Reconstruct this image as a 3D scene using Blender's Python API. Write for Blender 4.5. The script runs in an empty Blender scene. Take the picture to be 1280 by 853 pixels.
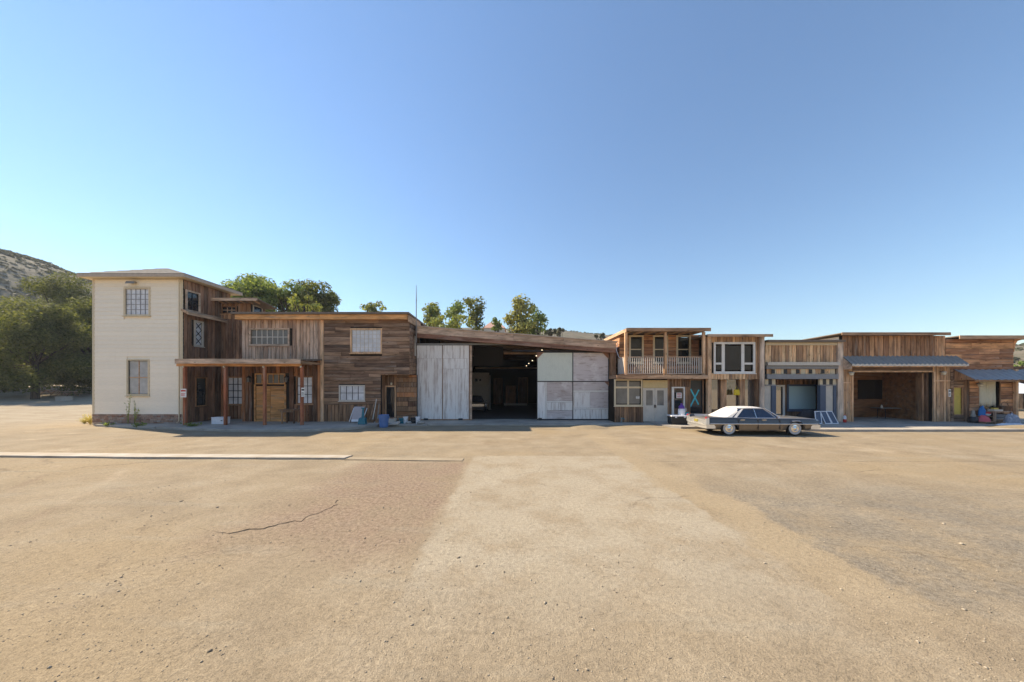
import bpy, math, random
import numpy as np
from mathutils import Vector, Matrix, noise as mnoise

random.seed(7)
rng = np.random.default_rng(11)
R = math.radians
SC = bpy.context.scene
COL = SC.collection

# ------------------------------------------------------------------ camera
CAM_H = 2.65
F = 400.0                      # focal length in photo pixels (1280 wide)
cam_data = bpy.data.cameras.new('camera')
cam_data.sensor_fit = 'HORIZONTAL'
cam_data.sensor_width = 36.0
cam_data.lens = 36.0 * F / 1280.0
cam_data.shift_y = (480 - 426.5) / 1280.0
cam_data.clip_start = 0.05
cam_data.clip_end = 3000
cam = bpy.data.objects.new('camera', cam_data)
cam.location = (0, 0, CAM_H)
cam.rotation_euler = (R(90), 0, 0)
COL.objects.link(cam)
SC.camera = cam

# ------------------------------------------------------------------ sky + sun
SUN_TRAVEL = Vector((1.07, -0.41, -1.0)).normalized()
SUN_EL = math.asin(-SUN_TRAVEL.z)
SUN_AZ = math.atan2(-SUN_TRAVEL.x, -SUN_TRAVEL.y)      # clockwise from +Y
world = bpy.data.worlds.new('World')
SC.world = world
world.use_nodes = True
wnt = world.node_tree
sky = wnt.nodes.new('ShaderNodeTexSky')
sky.sky_type = 'NISHITA'
sky.sun_disc = False
sky.sun_elevation = SUN_EL
sky.sun_rotation = SUN_AZ
sky.altitude = 0
sky.air_density = 1.4
sky.dust_density = 0.0
sky.ozone_density = 9.0
bg = wnt.nodes['Background']
wnt.links.new(sky.outputs[0], bg.inputs[0])
bg.inputs[1].default_value = 0.094

sun_data = bpy.data.lights.new('sun', 'SUN')
sun_data.energy = 4.3
sun_data.angle = R(0.53)
sun_data.color = (1.0, 0.91, 0.77)
sun = bpy.data.objects.new('sun', sun_data)
sun.rotation_euler = SUN_TRAVEL.to_track_quat('-Z', 'Y').to_euler()
sun.location = (-40, 30, 60)
COL.objects.link(sun)

vs = SC.view_settings
vs.view_transform = 'Standard'
vs.look = 'None'
vs.exposure = 1.1
vs.gamma = 1.0
vs.use_white_balance = True          # camera white balance for open shade
vs.white_balance_temperature = 7400
vs.white_balance_tint = 10
vs.use_curve_mapping = False
SC.cycles.max_bounces = 8
SC.cycles.diffuse_bounces = 5
SC.cycles.use_denoising = True

# ------------------------------------------------------------------ helpers
def ux(px, Y): return (px - 640.0) * Y / F
def uz(py, Y): return CAM_H - (py - 480.0) * Y / F

class NT:
    """tiny node-tree writer"""
    def __init__(s, name):
        s.m = bpy.data.materials.new(name)
        s.m.use_nodes = True
        s.t = s.m.node_tree
        s.b = s.t.nodes['Principled BSDF']
    def node(s, typ, **kw):
        n = s.t.nodes.new(typ)
        for k, v in kw.items(): setattr(n, k, v)
        return n
    def put(s, sock, v):
        if isinstance(v, bpy.types.NodeSocket): s.t.links.new(v, sock)
        elif v is not None:
            if sock.type == 'RGBA' and len(v) == 3: v = (*v, 1)
            sock.default_value = v
    def pos(s): return s.node('ShaderNodeNewGeometry').outputs['Position']
    def rnd(s): return s.node('ShaderNodeObjectInfo').outputs['Random']
    def island(s): return s.node('ShaderNodeNewGeometry').outputs['Random Per Island']
    def sep(s, v):
        n = s.node('ShaderNodeSeparateXYZ'); s.put(n.inputs[0], v); return n.outputs
    def vm(s, op, a, b):
        n = s.node('ShaderNodeVectorMath', operation=op); s.put(n.inputs[0], a)
        if op == 'LENGTH': return n.outputs['Value']
        if op == 'SCALE': s.put(n.inputs[3], b)
        else: s.put(n.inputs[1], b)
        return n.outputs[0]
    def ma(s, op, a, b=None, clamp=False):
        n = s.node('ShaderNodeMath', operation=op, use_clamp=clamp); s.put(n.inputs[0], a)
        if b is not None: s.put(n.inputs[1], b)
        return n.outputs[0]
    def noise(s, vec, scale, detail=4, rough=0.55, dist=0.0):
        n = s.node('ShaderNodeTexNoise'); s.put(n.inputs['Vector'], vec)
        n.inputs['Scale'].default_value = scale; n.inputs['Detail'].default_value = detail
        n.inputs['Roughness'].default_value = rough; n.inputs['Distortion'].default_value = dist
        return n.outputs['Fac']
    def voro(s, vec, scale, out='Distance'):
        n = s.node('ShaderNodeTexVoronoi'); s.put(n.inputs['Vector'], vec)
        n.inputs['Scale'].default_value = scale
        return n.outputs[out]
    def ramp(s, fac, stops, interp='LINEAR'):
        n = s.node('ShaderNodeValToRGB'); s.put(n.inputs[0], fac)
        cr = n.color_ramp; cr.interpolation = interp
        while len(cr.elements) < len(stops): cr.elements.new(0.5)
        for e, (p, c) in zip(cr.elements, stops):
            e.position = p
            e.color = (*c, 1) if not isinstance(c, (int, float)) else (c, c, c, 1)
        return n.outputs[0]
    def mix(s, fac, a, b, mode='MIX'):
        n = s.node('ShaderNodeMix', data_type='RGBA', blend_type=mode)
        s.put(n.inputs[0], fac); s.put(n.inputs[6], a); s.put(n.inputs[7], b)
        return n.outputs[2]
    def mr(s, v, a, b, c=0.0, d=1.0):
        n = s.node('ShaderNodeMapRange', interpolation_type='SMOOTHSTEP')
        s.put(n.inputs[0], v)
        for i, q in zip((1, 2, 3, 4), (a, b, c, d)): n.inputs[i].default_value = q
        return n.outputs[0]
    def bump(s, h, strength=0.3, dist=0.02):
        n = s.node('ShaderNodeBump'); s.put(n.inputs['Height'], h)
        n.inputs['Strength'].default_value = strength; n.inputs['Distance'].default_value = dist
        s.t.links.new(n.outputs[0], s.b.inputs['Normal'])
    def done(s, col=None, rough=0.8, metal=0.0, spec=0.4, coat=0.0):
        if col is not None: s.put(s.b.inputs['Base Color'], col)
        s.put(s.b.inputs['Roughness'], rough); s.put(s.b.inputs['Metallic'], metal)
        s.put(s.b.inputs['Specular IOR Level'], spec); s.put(s.b.inputs['Coat Weight'], coat)
        return s.m

def wood(name, stops, axis='v', vary=0.5, rough=0.85, bumpd=0.01, knots=True, tint=(1, 1, 1)):
    """weathered boards: every board takes its own tone, grain follows the board"""
    n = NT(name)
    r = n.rnd()
    off = n.node('ShaderNodeCombineXYZ')
    n.put(off.inputs[0], n.ma('MULTIPLY', r, 91.0)); n.put(off.inputs[1], n.ma('MULTIPLY', r, 57.0)); n.put(off.inputs[2], n.ma('MULTIPLY', r, 33.0))
    p = n.vm('ADD', n.pos(), off.outputs[0])
    sc = {'v': (22, 22, 1.1), 'h': (1.1, 22, 22), 'y': (22, 1.1, 22)}[axis]
    pg = n.vm('MULTIPLY', p, sc)
    grain = n.noise(pg, 1.0, 5, 0.65, 0.4)
    broad = n.noise(n.vm('MULTIPLY', p, tuple(0.16 * q if q > 2 else 0.8 for q in sc)), 1.0, 4, 0.6)
    mean = [sum(c_[k] for c_ in stops) / len(stops) * 1.1 for k in range(3)]
    even = .28
    def warm(c_):
        l_ = .3 * c_[0] + .55 * c_[1] + .15 * c_[2]
        k_ = 1.3 if c_[0] < 2.2 * c_[2] else .95
        q_ = [max(.01, l_ + (q - l_) * k_) * 1.12 for q in c_]
        return tuple((q * (1 - even) + e_ * even) * t_ for q, e_, t_ in zip((q_[0] * 1.08, q_[1] * .96, q_[2] * .84), mean, tint))
    base = n.ramp(r, [(i / len(stops), warm(c)) for i, c in enumerate(stops)], 'CONSTANT')
    g = n.ramp(grain, [(0.30, 0.25), (0.5, 0.95), (0.70, 1.5)])
    c = n.mix(vary, base, g, 'MULTIPLY')
    b = n.ramp(broad, [(0.3, 0.40), (0.5, 1.0), (0.7, 1.45)])
    c = n.mix(0.8, c, b, 'MULTIPLY')
    wth = n.noise(n.vm('MULTIPLY', p, tuple(6.0 if q > 2 else .5 for q in sc)), 1.0, 5, .65)
    c = n.mix(n.mr(wth, .52, .70, 0, .45), c, (.36, .315, .27))
    if knots:
        k = n.voro(n.vm('MULTIPLY', p, tuple(5.0 if q > 2 else 1.6 for q in sc)), 1.0)
        c = n.mix(n.mr(k, 0.16, 0.05, 0, 0.7), c, (0.035, 0.022, 0.015))
    n.bump(grain, 0.5, bumpd)
    return n.done(c, rough, spec=0.2)

def paint(name, col, rough=0.6, dirt=0.25, scale=3.0, spec=0.35, metal=0.0, coat=0.0, dirtcol=None):
    n = NT(name)
    p = n.pos()
    a = n.noise(p, scale, 6, 0.6)
    dc = dirtcol or tuple(q * 0.55 for q in col)
    c = n.mix(n.mr(a, 0.45, 0.75, 0, dirt), col, dc)
    f = n.noise(n.vm('MULTIPLY', p, (14, 14, 3)), 1.0, 4, 0.6)
    c = n.mix(dirt, c, n.ramp(f, [(0.3, 0.7), (0.7, 1.15)]), 'MULTIPLY')
    n.bump(f, 0.15, 0.004)
    return n.done(c, rough, metal, spec, coat)

def plain(name, col, rough=0.5, metal=0.0, spec=0.5, coat=0.0):
    n = NT(name)
    f = n.noise(n.pos(), 9.0, 3)
    c = n.mix(0.25, col, n.ramp(f, [(0.3, 0.75), (0.7, 1.15)]), 'MULTIPLY')
    return n.done(c, rough, metal, spec, coat)

def glow(name, col, strength):
    n = NT(name)
    n.b.inputs['Emission Color'].default_value = (*col, 1)
    n.b.inputs['Emission Strength'].default_value = strength
    return n.done(col, 0.5)

class MB:
    """collects solids; build() links them as one mesh object"""
    def __init__(s, xf=None): s.v = []; s.f = []; s.xf = xf
    def add(s, vs_, fs):
        o = len(s.v)
        s.v += [s.xf(*q) for q in vs_] if s.xf else [tuple(q) for q in vs_]
        s.f += [tuple(i + o for i in q) for q in fs]
        return s
    def box(s, x0, x1, y0, y1, z0, z1):
        return s.add([(x0, y0, z0), (x1, y0, z0), (x1, y1, z0), (x0, y1, z0), (x0, y0, z1), (x1, y0, z1), (x1, y1, z1), (x0, y1, z1)],
                     [(0, 3, 2, 1), (4, 5, 6, 7), (0, 1, 5, 4), (1, 2, 6, 5), (2, 3, 7, 6), (3, 0, 4, 7)])
    def hexa(s, p):      # 8 corners: bottom ring then top ring
        return s.add(p, [(0, 3, 2, 1), (4, 5, 6, 7), (0, 1, 5, 4), (1, 2, 6, 5), (2, 3, 7, 6), (3, 0, 4, 7)])
    def tube(s, pts, rads, n=8, cap=True):
        pts = [Vector(p) for p in pts]
        if isinstance(rads, (int, float)): rads = [rads] * len(pts)
        o = len(s.v); ring = []
        for i, p in enumerate(pts):
            d = (pts[min(i + 1, len(pts) - 1)] - pts[max(i - 1, 0)]).normalized()
            a = d.orthogonal().normalized() if abs(d.z) < 0.99 else Vector((1, 0, 0))
            b = d.cross(a).normalized(); a = b.cross(d).normalized()
            for k in range(n):
                t = 2 * math.pi * k / n
                ring.append(p + (a * math.cos(t) + b * math.sin(t)) * rads[i])
        fs = []
        for i in range(len(pts) - 1):
            for k in range(n):
                fs.append((i * n + k, i * n + (k + 1) % n, (i + 1) * n + (k + 1) % n, (i + 1) * n + k))
        if cap:
            fs.append(tuple(range(n - 1, -1, -1))); fs.append(tuple((len(pts) - 1) * n + k for k in range(n)))
        return s.add(ring, fs)
    def lathe(s, prof, c, n=20, axis='z'):
        """prof: (radius, height) pairs"""
        vs_ = []
        for r, h in prof:
            for k in range(n):
                t = 2 * math.pi * k / n
                q = (r * math.cos(t), r * math.sin(t), h)
                if axis == 'y': q = (q[0], q[2], q[1])
                if axis == 'x': q = (q[2], q[0], q[1])
                vs_.append((c[0] + q[0], c[1] + q[1], c[2] + q[2]))
        fs = []
        for i in range(len(prof) - 1):
            for k in range(n):
                fs.append((i * n + k, i * n + (k + 1) % n, (i + 1) * n + (k + 1) % n, (i + 1) * n + k))
        fs.append(tuple(range(n))); fs.append(tuple((len(prof) - 1) * n + k for k in range(n)))
        return s.add(vs_, fs)
    def poly(s, pts, y0, y1):      # polygon in x,z extruded along y
        n = len(pts)
        return s.add([(x, y0, z) for x, z in pts] + [(x, y1, z) for x, z in pts],
                     [tuple(range(n)), tuple(range(2 * n - 1, n - 1, -1))] + [(i, i + n, (i + 1) % n + n, (i + 1) % n) for i in range(n)])
    def polyz(s, pts, z0, z1):     # polygon in x,y extruded along z
        n = len(pts)
        return s.add([(x, y, z0) for x, y in pts] + [(x, y, z1) for x, y in pts],
                     [tuple(range(n - 1, -1, -1)), tuple(range(n, 2 * n))] + [(i, (i + 1) % n, (i + 1) % n + n, i + n) for i in range(n)])
    def build(s, name, mat, parent=None, smooth=False, bevel=0.0):
        me = bpy.data.meshes.new(name)
        me.from_pydata(s.v, [], s.f)
        import bmesh
        bm = bmesh.new(); bm.from_mesh(me)
        bmesh.ops.recalc_face_normals(bm, faces=bm.faces)
        bm.to_mesh(me); bm.free()
        me.materials.append(M[mat] if isinstance(mat, str) else mat)
        if smooth:
            me.polygons.foreach_set('use_smooth', [True] * len(me.polygons))
        o = bpy.data.objects.new(name, me)
        COL.objects.link(o)
        if smooth:
            me.set_sharp_from_angle(angle=R(38))
        if bevel:
            bv = o.modifiers.new('bevel', 'BEVEL'); bv.width = bevel; bv.segments = 2; bv.limit_method = 'ANGLE'
        if parent is not None: adopt(o, parent)
        return o

def adopt(o, parent):
    o.parent = parent
    if parent.type == 'EMPTY':
        o.matrix_parent_inverse = parent.matrix_basis.inverted()

def tag(o, label, cat=None, group=None, kind=None):
    if label: o['label'] = label
    if cat: o['category'] = cat
    if group: o['group'] = group
    if kind: o['kind'] = kind
    return o

def thing(name, label, cat, loc=(0, 0, 0), group=None, rz=0.0):
    e = bpy.data.objects.new(name, None)
    e.empty_display_size = 0.3
    e.location = loc; e.rotation_euler = (0, 0, rz)
    COL.objects.link(e)
    e.matrix_basis = Matrix.Translation(Vector(loc)) @ Matrix.Rotation(rz, 4, 'Z')
    return tag(e, label, cat, group)

def localthing(name, label, cat, loc=(0, 0, 0), group=None, rz=0.0):
    """thing whose parts are written in its own local coordinates"""
    e = thing(name, label, cat, loc, group, rz)
    return e

def lbuild(mb, name, mat, parent, smooth=False, bevel=0.0):
    o = mb.build(name, mat, None, smooth, bevel)
    o.parent = parent
    return o

_cube = {}
def cube_mesh(mat):
    if mat not in _cube:
        me = bpy.data.meshes.new('plank')
        b = MB().box(-.5, .5, -.5, .5, -.5, .5)
        me.from_pydata(b.v, [], b.f)
        me.materials.append(M[mat])
        _cube[mat] = me
    return _cube[mat]

def block(name, mat, c, s, parent, rot=(0, 0, 0)):
    o = bpy.data.objects.new(name, cube_mesh(mat))
    o.location = c; o.scale = s; o.rotation_euler = rot
    COL.objects.link(o)
    adopt(o, parent)
    return o

class Wall:
    """a wall face: u runs along it, w is up, d is outward"""
    def __init__(s, face, plane, parent): s.face = face; s.p = plane; s.par = parent
    def xf(s, u, d, w):
        return {'-y': (u, s.p - d, w), '+x': (s.p + d, u, w), '-x': (s.p - d, u, w)}[s.face]
    def mb(s): return MB(s.xf)
    def plank(s, u0, u1, w0, w1, d0, d1, mat, name='plank', roll=0.0):
        c = s.xf((u0 + u1) / 2, (d0 + d1) / 2, (w0 + w1) / 2)
        sz = (u1 - u0, d1 - d0, w1 - w0)
        if s.face != '-y': sz = (sz[1], sz[0], sz[2])
        return block(name, mat, c, sz, s.par, (0, roll, 0) if s.face == '-y' else (roll, 0, 0))
    def back(s, u0, u1, w0, w1, holes=(), thick=0.18, mat='backing', name='wall'):
        """solid wall behind the boards with real openings"""
        us = sorted({u0, u1, *[min(max(q, u0), u1) for h in holes for q in h[:2]]})
        ws = sorted({w0, w1, *[min(max(q, w0), w1) for h in holes for q in h[2:]]})
        b = s.mb()
        for i in range(len(us) - 1):
            run = None
            for j in range(len(ws) - 1):
                cu, cw = (us[i] + us[i + 1]) / 2, (ws[j] + ws[j + 1]) / 2
                if any(h[0] < cu < h[1] and h[2] < cw < h[3] for h in holes): continue
                b.box(us[i], us[i + 1], -thick, -0.004, ws[j], ws[j + 1])
        return b.build(name, mat, s.par)
    def vboards(s, u0, u1, w0, w1, mat, wid=0.24, holes=(), t=0.03, gap=0.03, ragged=0.0, name='plank'):
        u = u0
        while u < u1 - 0.02:
            w_ = wid * random.uniform(0.75, 1.3)
            e = min(u + w_, u1)
            if u1 - e < 0.08: e = u1
            a, b = u + gap / 2, e - gap / 2
            segs = [(w0, w1)]
            for h in holes:
                if h[0] < (a + b) / 2 < h[1] or (h[0] < b - 0.03 and h[1] > a + 0.03):
                    ns = []
                    for q0, q1 in segs:
                        if h[3] <= q0 or h[2] >= q1: ns.append((q0, q1)); continue
                        if h[2] > q0 + 0.03: ns.append((q0, h[2]))
                        if h[3] < q1 - 0.03: ns.append((h[3], q1))
                    segs = ns
            for q0, q1 in segs:
                dj = random.uniform(0, 0.016)
                s.plank(a, b, q0 - (random.uniform(0, ragged) if q0 == w0 else 0), q1, 0, t + dj, mat, name, random.uniform(-.002, .002))
            u = e
    def hboards(s, u0, u1, w0, w1, mat, hgt=0.22, holes=(), t=0.03, gap=0.022, lmin=1.2, lmax=3.0, lap=False, name='plank', mats=None):
        w = w0
        while w < w1 - 0.02:
            h_ = hgt * random.uniform(0.85, 1.15) if not lap else hgt
            e = min(w + h_, w1)
            if w1 - e < 0.07: e = w1
            segs = [(u0, u1)]
            for h in holes:
                if h[2] < e - 0.03 and h[3] > w + 0.03:
                    ns = []
                    for q0, q1 in segs:
                        if h[1] <= q0 or h[0] >= q1: ns.append((q0, q1)); continue
                        if h[0] > q0 + 0.04: ns.append((q0, h[0]))
                        if h[1] < q1 - 0.04: ns.append((h[1], q1))
                    segs = ns
            for q0, q1 in segs:
                x = q0
                while x < q1 - 0.01:
                    x2 = x + random.uniform(lmin, lmax)
                    if q1 - x2 < 0.5: x2 = q1
                    mt = mat if not mats else random.choice(mats)
                    if lap:
                        o = s.plank(x, x2, w - 0.02, e, 0.010, 0.032, mt, name)
                        tilt = 0.024 / hgt
                        if s.face == '-y': o.rotation_euler = (-tilt, 0, 0)
                        else: o.rotation_euler = (0, tilt, 0)
                    else:
                        s.plank(x + 0.003, x2 - 0.003, w + gap / 2, e - gap / 2, 0, t + random.uniform(0, .016), mt, name, random.uniform(-.001, .001))
                    x = x2
            w = e
    def window(s, u0, u1, w0, w1, nu=1, nw=1, frame='white_paint', pane='glass_dark', fw=0.08, mw=0.03, proud=0.06, split=False, sill=True,
               us=None, ws=None, set_in=0.03, name='window', label=None, muntin=None):
        """frame (part) with muntins, panes and sill (sub-parts)"""
        b = s.mb()
        b.box(u0 - fw, u0, -0.06, proud, w0 - fw, w1 + fw); b.box(u1, u1 + fw, -0.06, proud, w0 - fw, w1 + fw)
        b.box(u0, u1, -0.06, proud, w1, w1 + fw); b.box(u0, u1, -0.06, proud, w0 - fw, w0)
        fr = b.build(name, frame, s.par)
        if label: fr['label'] = label
        us = us or [u0 + (u1 - u0) * i / nu for i in range(nu + 1)]
        ws = ws or [w0 + (w1 - w0) * i / nw for i in range(nw + 1)]
        if len(ws) == 2 and len(us) > 2:
            for q in us[1:-1]: s.mb().box(q - mw / 2, q + mw / 2, -0.03, 0.012, w0, w1).build('mullion', muntin or frame, fr)
        elif len(us) + len(ws) > 4:
            b = s.mb()
            for q in us[1:-1]: b.box(q - mw / 2, q + mw / 2, -set_in + .0005, -set_in + .022, w0, w1)
            for q in ws[1:-1]: b.box(us[0], us[-1], -set_in + .001, -set_in + .024, q - mw / 2, q + mw / 2)
            b.build('muntins', muntin or frame, fr)
        if split:
            for i in range(len(us) - 1):
                for j in range(len(ws) - 1):
                    q = 0.5 * mw
                    pn = s.mb().box(us[i] + q, us[i + 1] - q, -set_in - 0.008, -set_in + random.uniform(0, .004), ws[j] + q, ws[j + 1] - q).build('pane', pane, fr)
        else:
            s.mb().box(u0, u1, -set_in - 0.012, -set_in, w0, w1).build('pane', pane, fr)
        if sill:
            s.mb().box(u0 - fw - .04, u1 + fw + .04, 0.0, proud + 0.05, w0 - fw - 0.05, w0 - fw - 0.002).build('sill', frame, fr)
        return fr

M = {}
# ------------------------------------------------------------------ materials
M['wood_brown_v'] = wood('wood_brown_v', [(0.155, 0.0961, 0.0651), (0.31, 0.202, 0.132), (0.465, 0.31, 0.202), (0.264, 0.186, 0.136), (0.558, 0.419, 0.31), (0.372, 0.232, 0.139), (0.202, 0.132, 0.093), (0.512, 0.388, 0.295)], 'v', tint=(1.0, 0.88, 0.8))
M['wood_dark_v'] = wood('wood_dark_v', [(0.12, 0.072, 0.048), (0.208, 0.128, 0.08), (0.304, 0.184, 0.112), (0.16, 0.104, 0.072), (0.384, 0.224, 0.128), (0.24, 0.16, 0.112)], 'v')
M['wood_porch_v'] = wood('wood_porch_v', [(0.088, 0.0528, 0.0384), (0.16, 0.088, 0.056), (0.384, 0.184, 0.088), (0.12, 0.08, 0.0576), (0.224, 0.128, 0.08), (0.48, 0.256, 0.128), (0.144, 0.08, 0.056), (0.32, 0.208, 0.16)], 'v', tint=(0.95, 0.85, 0.8))
M['wood_side_v'] = wood('wood_side_v', [(0.186, 0.124, 0.093), (0.264, 0.178, 0.132), (0.139, 0.101, 0.0775), (0.341, 0.232, 0.171), (0.202, 0.139, 0.101)], 'v', tint=(0.95, 0.92, 0.95))
M['wood_tan_v'] = wood('wood_tan_v', [(0.403, 0.264, 0.163), (0.558, 0.388, 0.248), (0.326, 0.202, 0.124), (0.651, 0.496, 0.357), (0.48, 0.31, 0.186), (0.264, 0.163, 0.101), (0.7, 0.574, 0.434)], 'v', tint=(1.05, 1.0, 0.95))
M['wood_grey_v'] = wood('wood_grey_v', [(0.465, 0.357, 0.279), (0.372, 0.271, 0.202), (0.558, 0.449, 0.364), (0.295, 0.202, 0.147), (0.512, 0.388, 0.295)], 'v', tint=(1.0, 1.0, 1.06))
M['wood_brown_h'] = wood('wood_brown_h', [(0.147, 0.0961, 0.0697), (0.232, 0.155, 0.109), (0.31, 0.217, 0.155), (0.186, 0.124, 0.0899), (0.388, 0.279, 0.209), (0.248, 0.163, 0.109), (0.116, 0.0775, 0.0589), (0.341, 0.256, 0.202)], 'h', tint=(0.92, 0.95, 1.0))
M['wood_warm_h'] = wood('wood_warm_h', [(0.372, 0.209, 0.124), (0.512, 0.326, 0.202), (0.295, 0.163, 0.101), (0.589, 0.419, 0.287), (0.434, 0.264, 0.155), (0.217, 0.124, 0.0806)], 'h', tint=(1.04, 0.92, 0.86))
M['wood_orange_h'] = wood('wood_orange_h', [(0.558, 0.287, 0.124), (0.651, 0.372, 0.171)], 'h', 0.4)
M['wood_door_h'] = wood('wood_door_h', [(0.504, 0.258, 0.102), (0.576, 0.312, 0.132), (0.48, 0.24, 0.09)], 'h', 0.4, knots=False)
M['beam_h'] = wood('beam_h', [(0.31, 0.209, 0.147), (0.419, 0.31, 0.232)], 'h')
M['beam_grey_h'] = wood('beam_grey_h', [(0.449, 0.357, 0.295), (0.527, 0.434, 0.364), (0.388, 0.302, 0.24)], 'h')
M['beam_red_h'] = wood('beam_red_h', [(0.24, 0.132, 0.0961), (0.279, 0.155, 0.112)], 'h', 0.35)
M['beam_y'] = wood('beam_y', [(0.341, 0.248, 0.178), (0.434, 0.326, 0.248)], 'y')
M['post_red_v'] = wood('post_red_v', [(0.403, 0.163, 0.0853), (0.341, 0.132, 0.0697), (0.449, 0.202, 0.109)], 'v', 0.35, tint=(0.85, 0.78, 0.8))
M['post_grey_v'] = wood('post_grey_v', [(0.504, 0.432, 0.372), (0.576, 0.504, 0.444)], 'v', 0.3, knots=False)
M['post_tan_v'] = wood('post_tan_v', [(0.527, 0.364, 0.248), (0.605, 0.449, 0.326)], 'v', 0.4)
M['plywood'] = wood('plywood', [(.27, .135, .065), (.22, .11, .055)], 'h', 0.25, knots=False)
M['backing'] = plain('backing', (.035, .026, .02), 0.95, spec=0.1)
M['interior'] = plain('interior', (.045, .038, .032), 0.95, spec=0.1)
n = NT('cream_wall')
p = n.pos()
a = n.noise(n.vm('MULTIPLY', p, (2.6, 2.6, .22)), 1.0, 6, .68); b_ = n.noise(p, .55, 6, .65); f = n.noise(n.vm('MULTIPLY', p, (3, 3, 26)), 1.0, 4, .6)
c = n.mix(n.mr(a, .54, .74, 0, .22), (.95, .855, .70), (.70, .59, .46))
c = n.mix(n.mr(b_, .50, .70, 0, .25), c, (.88, .79, .65))
c = n.mix(.18, c, n.ramp(n.rnd(), [(0, .78), (1, 1.1)]), 'MULTIPLY')
c = n.mix(.3, c, n.ramp(f, [(.3, .82), (.7, 1.1)]), 'MULTIPLY')
n.bump(f, .2, .004)
M['cream_wall'] = n.done(c, .75, spec=.25)
M['cream_trim'] = paint('cream_trim', (.70, .58, .40), 0.65, 0.2, 3.0)
M['yellow_trim'] = paint('yellow_trim', (.62, .47, .24), 0.65, 0.2, 3.0)
M['white_paint'] = paint('white_paint', (.78, .74, .68), 0.6, 0.2, 3.0)
M['offwhite'] = paint('offwhite', (.62, .56, .48), 0.65, 0.25, 3.0)
M['rail_paint'] = paint('rail_paint', (.60, .54, .48), 0.7, 0.4, 4.0)
M['grey_blue'] = paint('grey_blue', (.28, .28, .285), 0.65, 0.25, 3.0)
M['blue_pillar'] = paint('blue_pillar', (.085, .115, .17), 0.5, 0.25, 3.0)
M['roof_edge'] = paint('roof_edge', (.21, .165, .13), 0.9, 0.4, 5.0)
M['roof_cream'] = paint('roof_cream', (.52, .42, .33), 0.85, 0.35, 4.0)
M['red_paint'] = plain('red_paint', (.55, .03, .02), 0.4)
M['black_plastic'] = plain('black_plastic', (.02, .022, .026), 0.45)
M['dark_metal'] = plain('dark_metal', (.045, .045, .05), 0.5, 0.6)
M['white_plastic'] = plain('white_plastic', (.78, .78, .80), 0.45)
M['paper'] = plain('paper', (.82, .80, .76), 0.8)
M['blue_plastic'] = plain('blue_plastic', (.09, .19, .42), 0.45)
M['teal_plastic'] = plain('teal_plastic', (.01, .16, .21), 0.45)
M['teal_light'] = plain('teal_light', (.03, .52, .62), 0.5)
M['purple_plastic'] = plain('purple_plastic', (.13, .04, .30), 0.45)
M['pink_cloth'] = plain('pink_cloth', (.62, .12, .14), 0.85)
M['pale_cloth'] = plain('pale_cloth', (.50, .43, .42), 0.9)
M['blue_cloth'] = plain('blue_cloth', (.02, .18, .48), 0.85)
M['white_cloth'] = plain('white_cloth', (.72, .75, .80), 0.9)
M['curtain_cloth'] = plain('curtain_cloth', (.80, .74, .58), 0.9)
M['dark_cloth'] = plain('dark_cloth', (.03, .03, .035), 0.95)
M['yellow_plastic'] = plain('yellow_plastic', (.80, .52, .01), 0.4)
M['yellow_film'] = paint('yellow_film', (.62, .47, .10), 0.5, 0.3, 6.0)
M['globe_glass'] = plain('globe_glass', (.75, .68, .52), 0.25)
M['chrome'] = plain('chrome', (.80, .80, .80), 0.16, 1.0)
M['bumper_chrome'] = plain('bumper_chrome', (.86, .84, .80), 0.38, 0.85)
M['tyre'] = plain('tyre', (.018, .018, .018), 0.85)
M['whitewall'] = plain('whitewall', (.52, .50, .48), 0.6)
M['tail_red'] = plain('tail_red', (.50, .01, .02), 0.2)
M['vinyl'] = plain('vinyl', (.66, .63, .60), 0.45)
M['plate_yellow'] = plain('plate_yellow', (.30, .24, .05), 0.5)
M['galv'] = paint('galv', (.29, .28, .26), 0.55, 0.4, 2.0, metal=0.2)
M['galv_sunlit'] = paint('galv_sunlit', (.66, .60, .52), 0.6, 0.3, 6.0)
M['galv_blue'] = paint('galv_blue', (.31, .33, .345), 0.5, 0.5, 2.0, metal=0.15)
M['roof_tile'] = paint('roof_tile', (.50, .30, .24), 0.9, 0.3, 1.0)
M['cloth_check'] = paint('cloth_check', (.30, .32, .38), 0.9, 0.9, 9.0, dirtcol=(.75, .75, .78))
M['shed_floor'] = paint('shed_floor', (.085, .08, .075), 0.7, 0.4, 1.0)  # darker than the apron: the shed's shade is in the colour
M['lamp_on'] = glow('lamp_on', (1.0, .86, .62), 1.3)

def car_paint(name, col):
    n = NT(name)
    n.b.inputs['Coat Weight'].default_value = 0.8
    n.b.inputs['Coat Roughness'].default_value = 0.06
    f = n.noise(n.pos(), 6.0, 4)
    return n.done(n.mix(0.3, col, n.ramp(f, [(0.3, 0.8), (0.7, 1.2)]), 'MULTIPLY'), 0.3, 0.55, 0.5, 0.8)
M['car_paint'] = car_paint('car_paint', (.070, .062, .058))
M['car_ground_sheen'] = car_paint('car_ground_sheen', (.18, .15, .125))  # lower flanks: reflection of the sunlit ground put into the colour
M['car_sunlit'] = car_paint('car_sunlit', (.46, .42, .38))  # tops and ends: sunlight and sky sheen put into the colour
M['car_paint_dark'] = car_paint('car_paint_dark', (.012, .014, .017))

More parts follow.
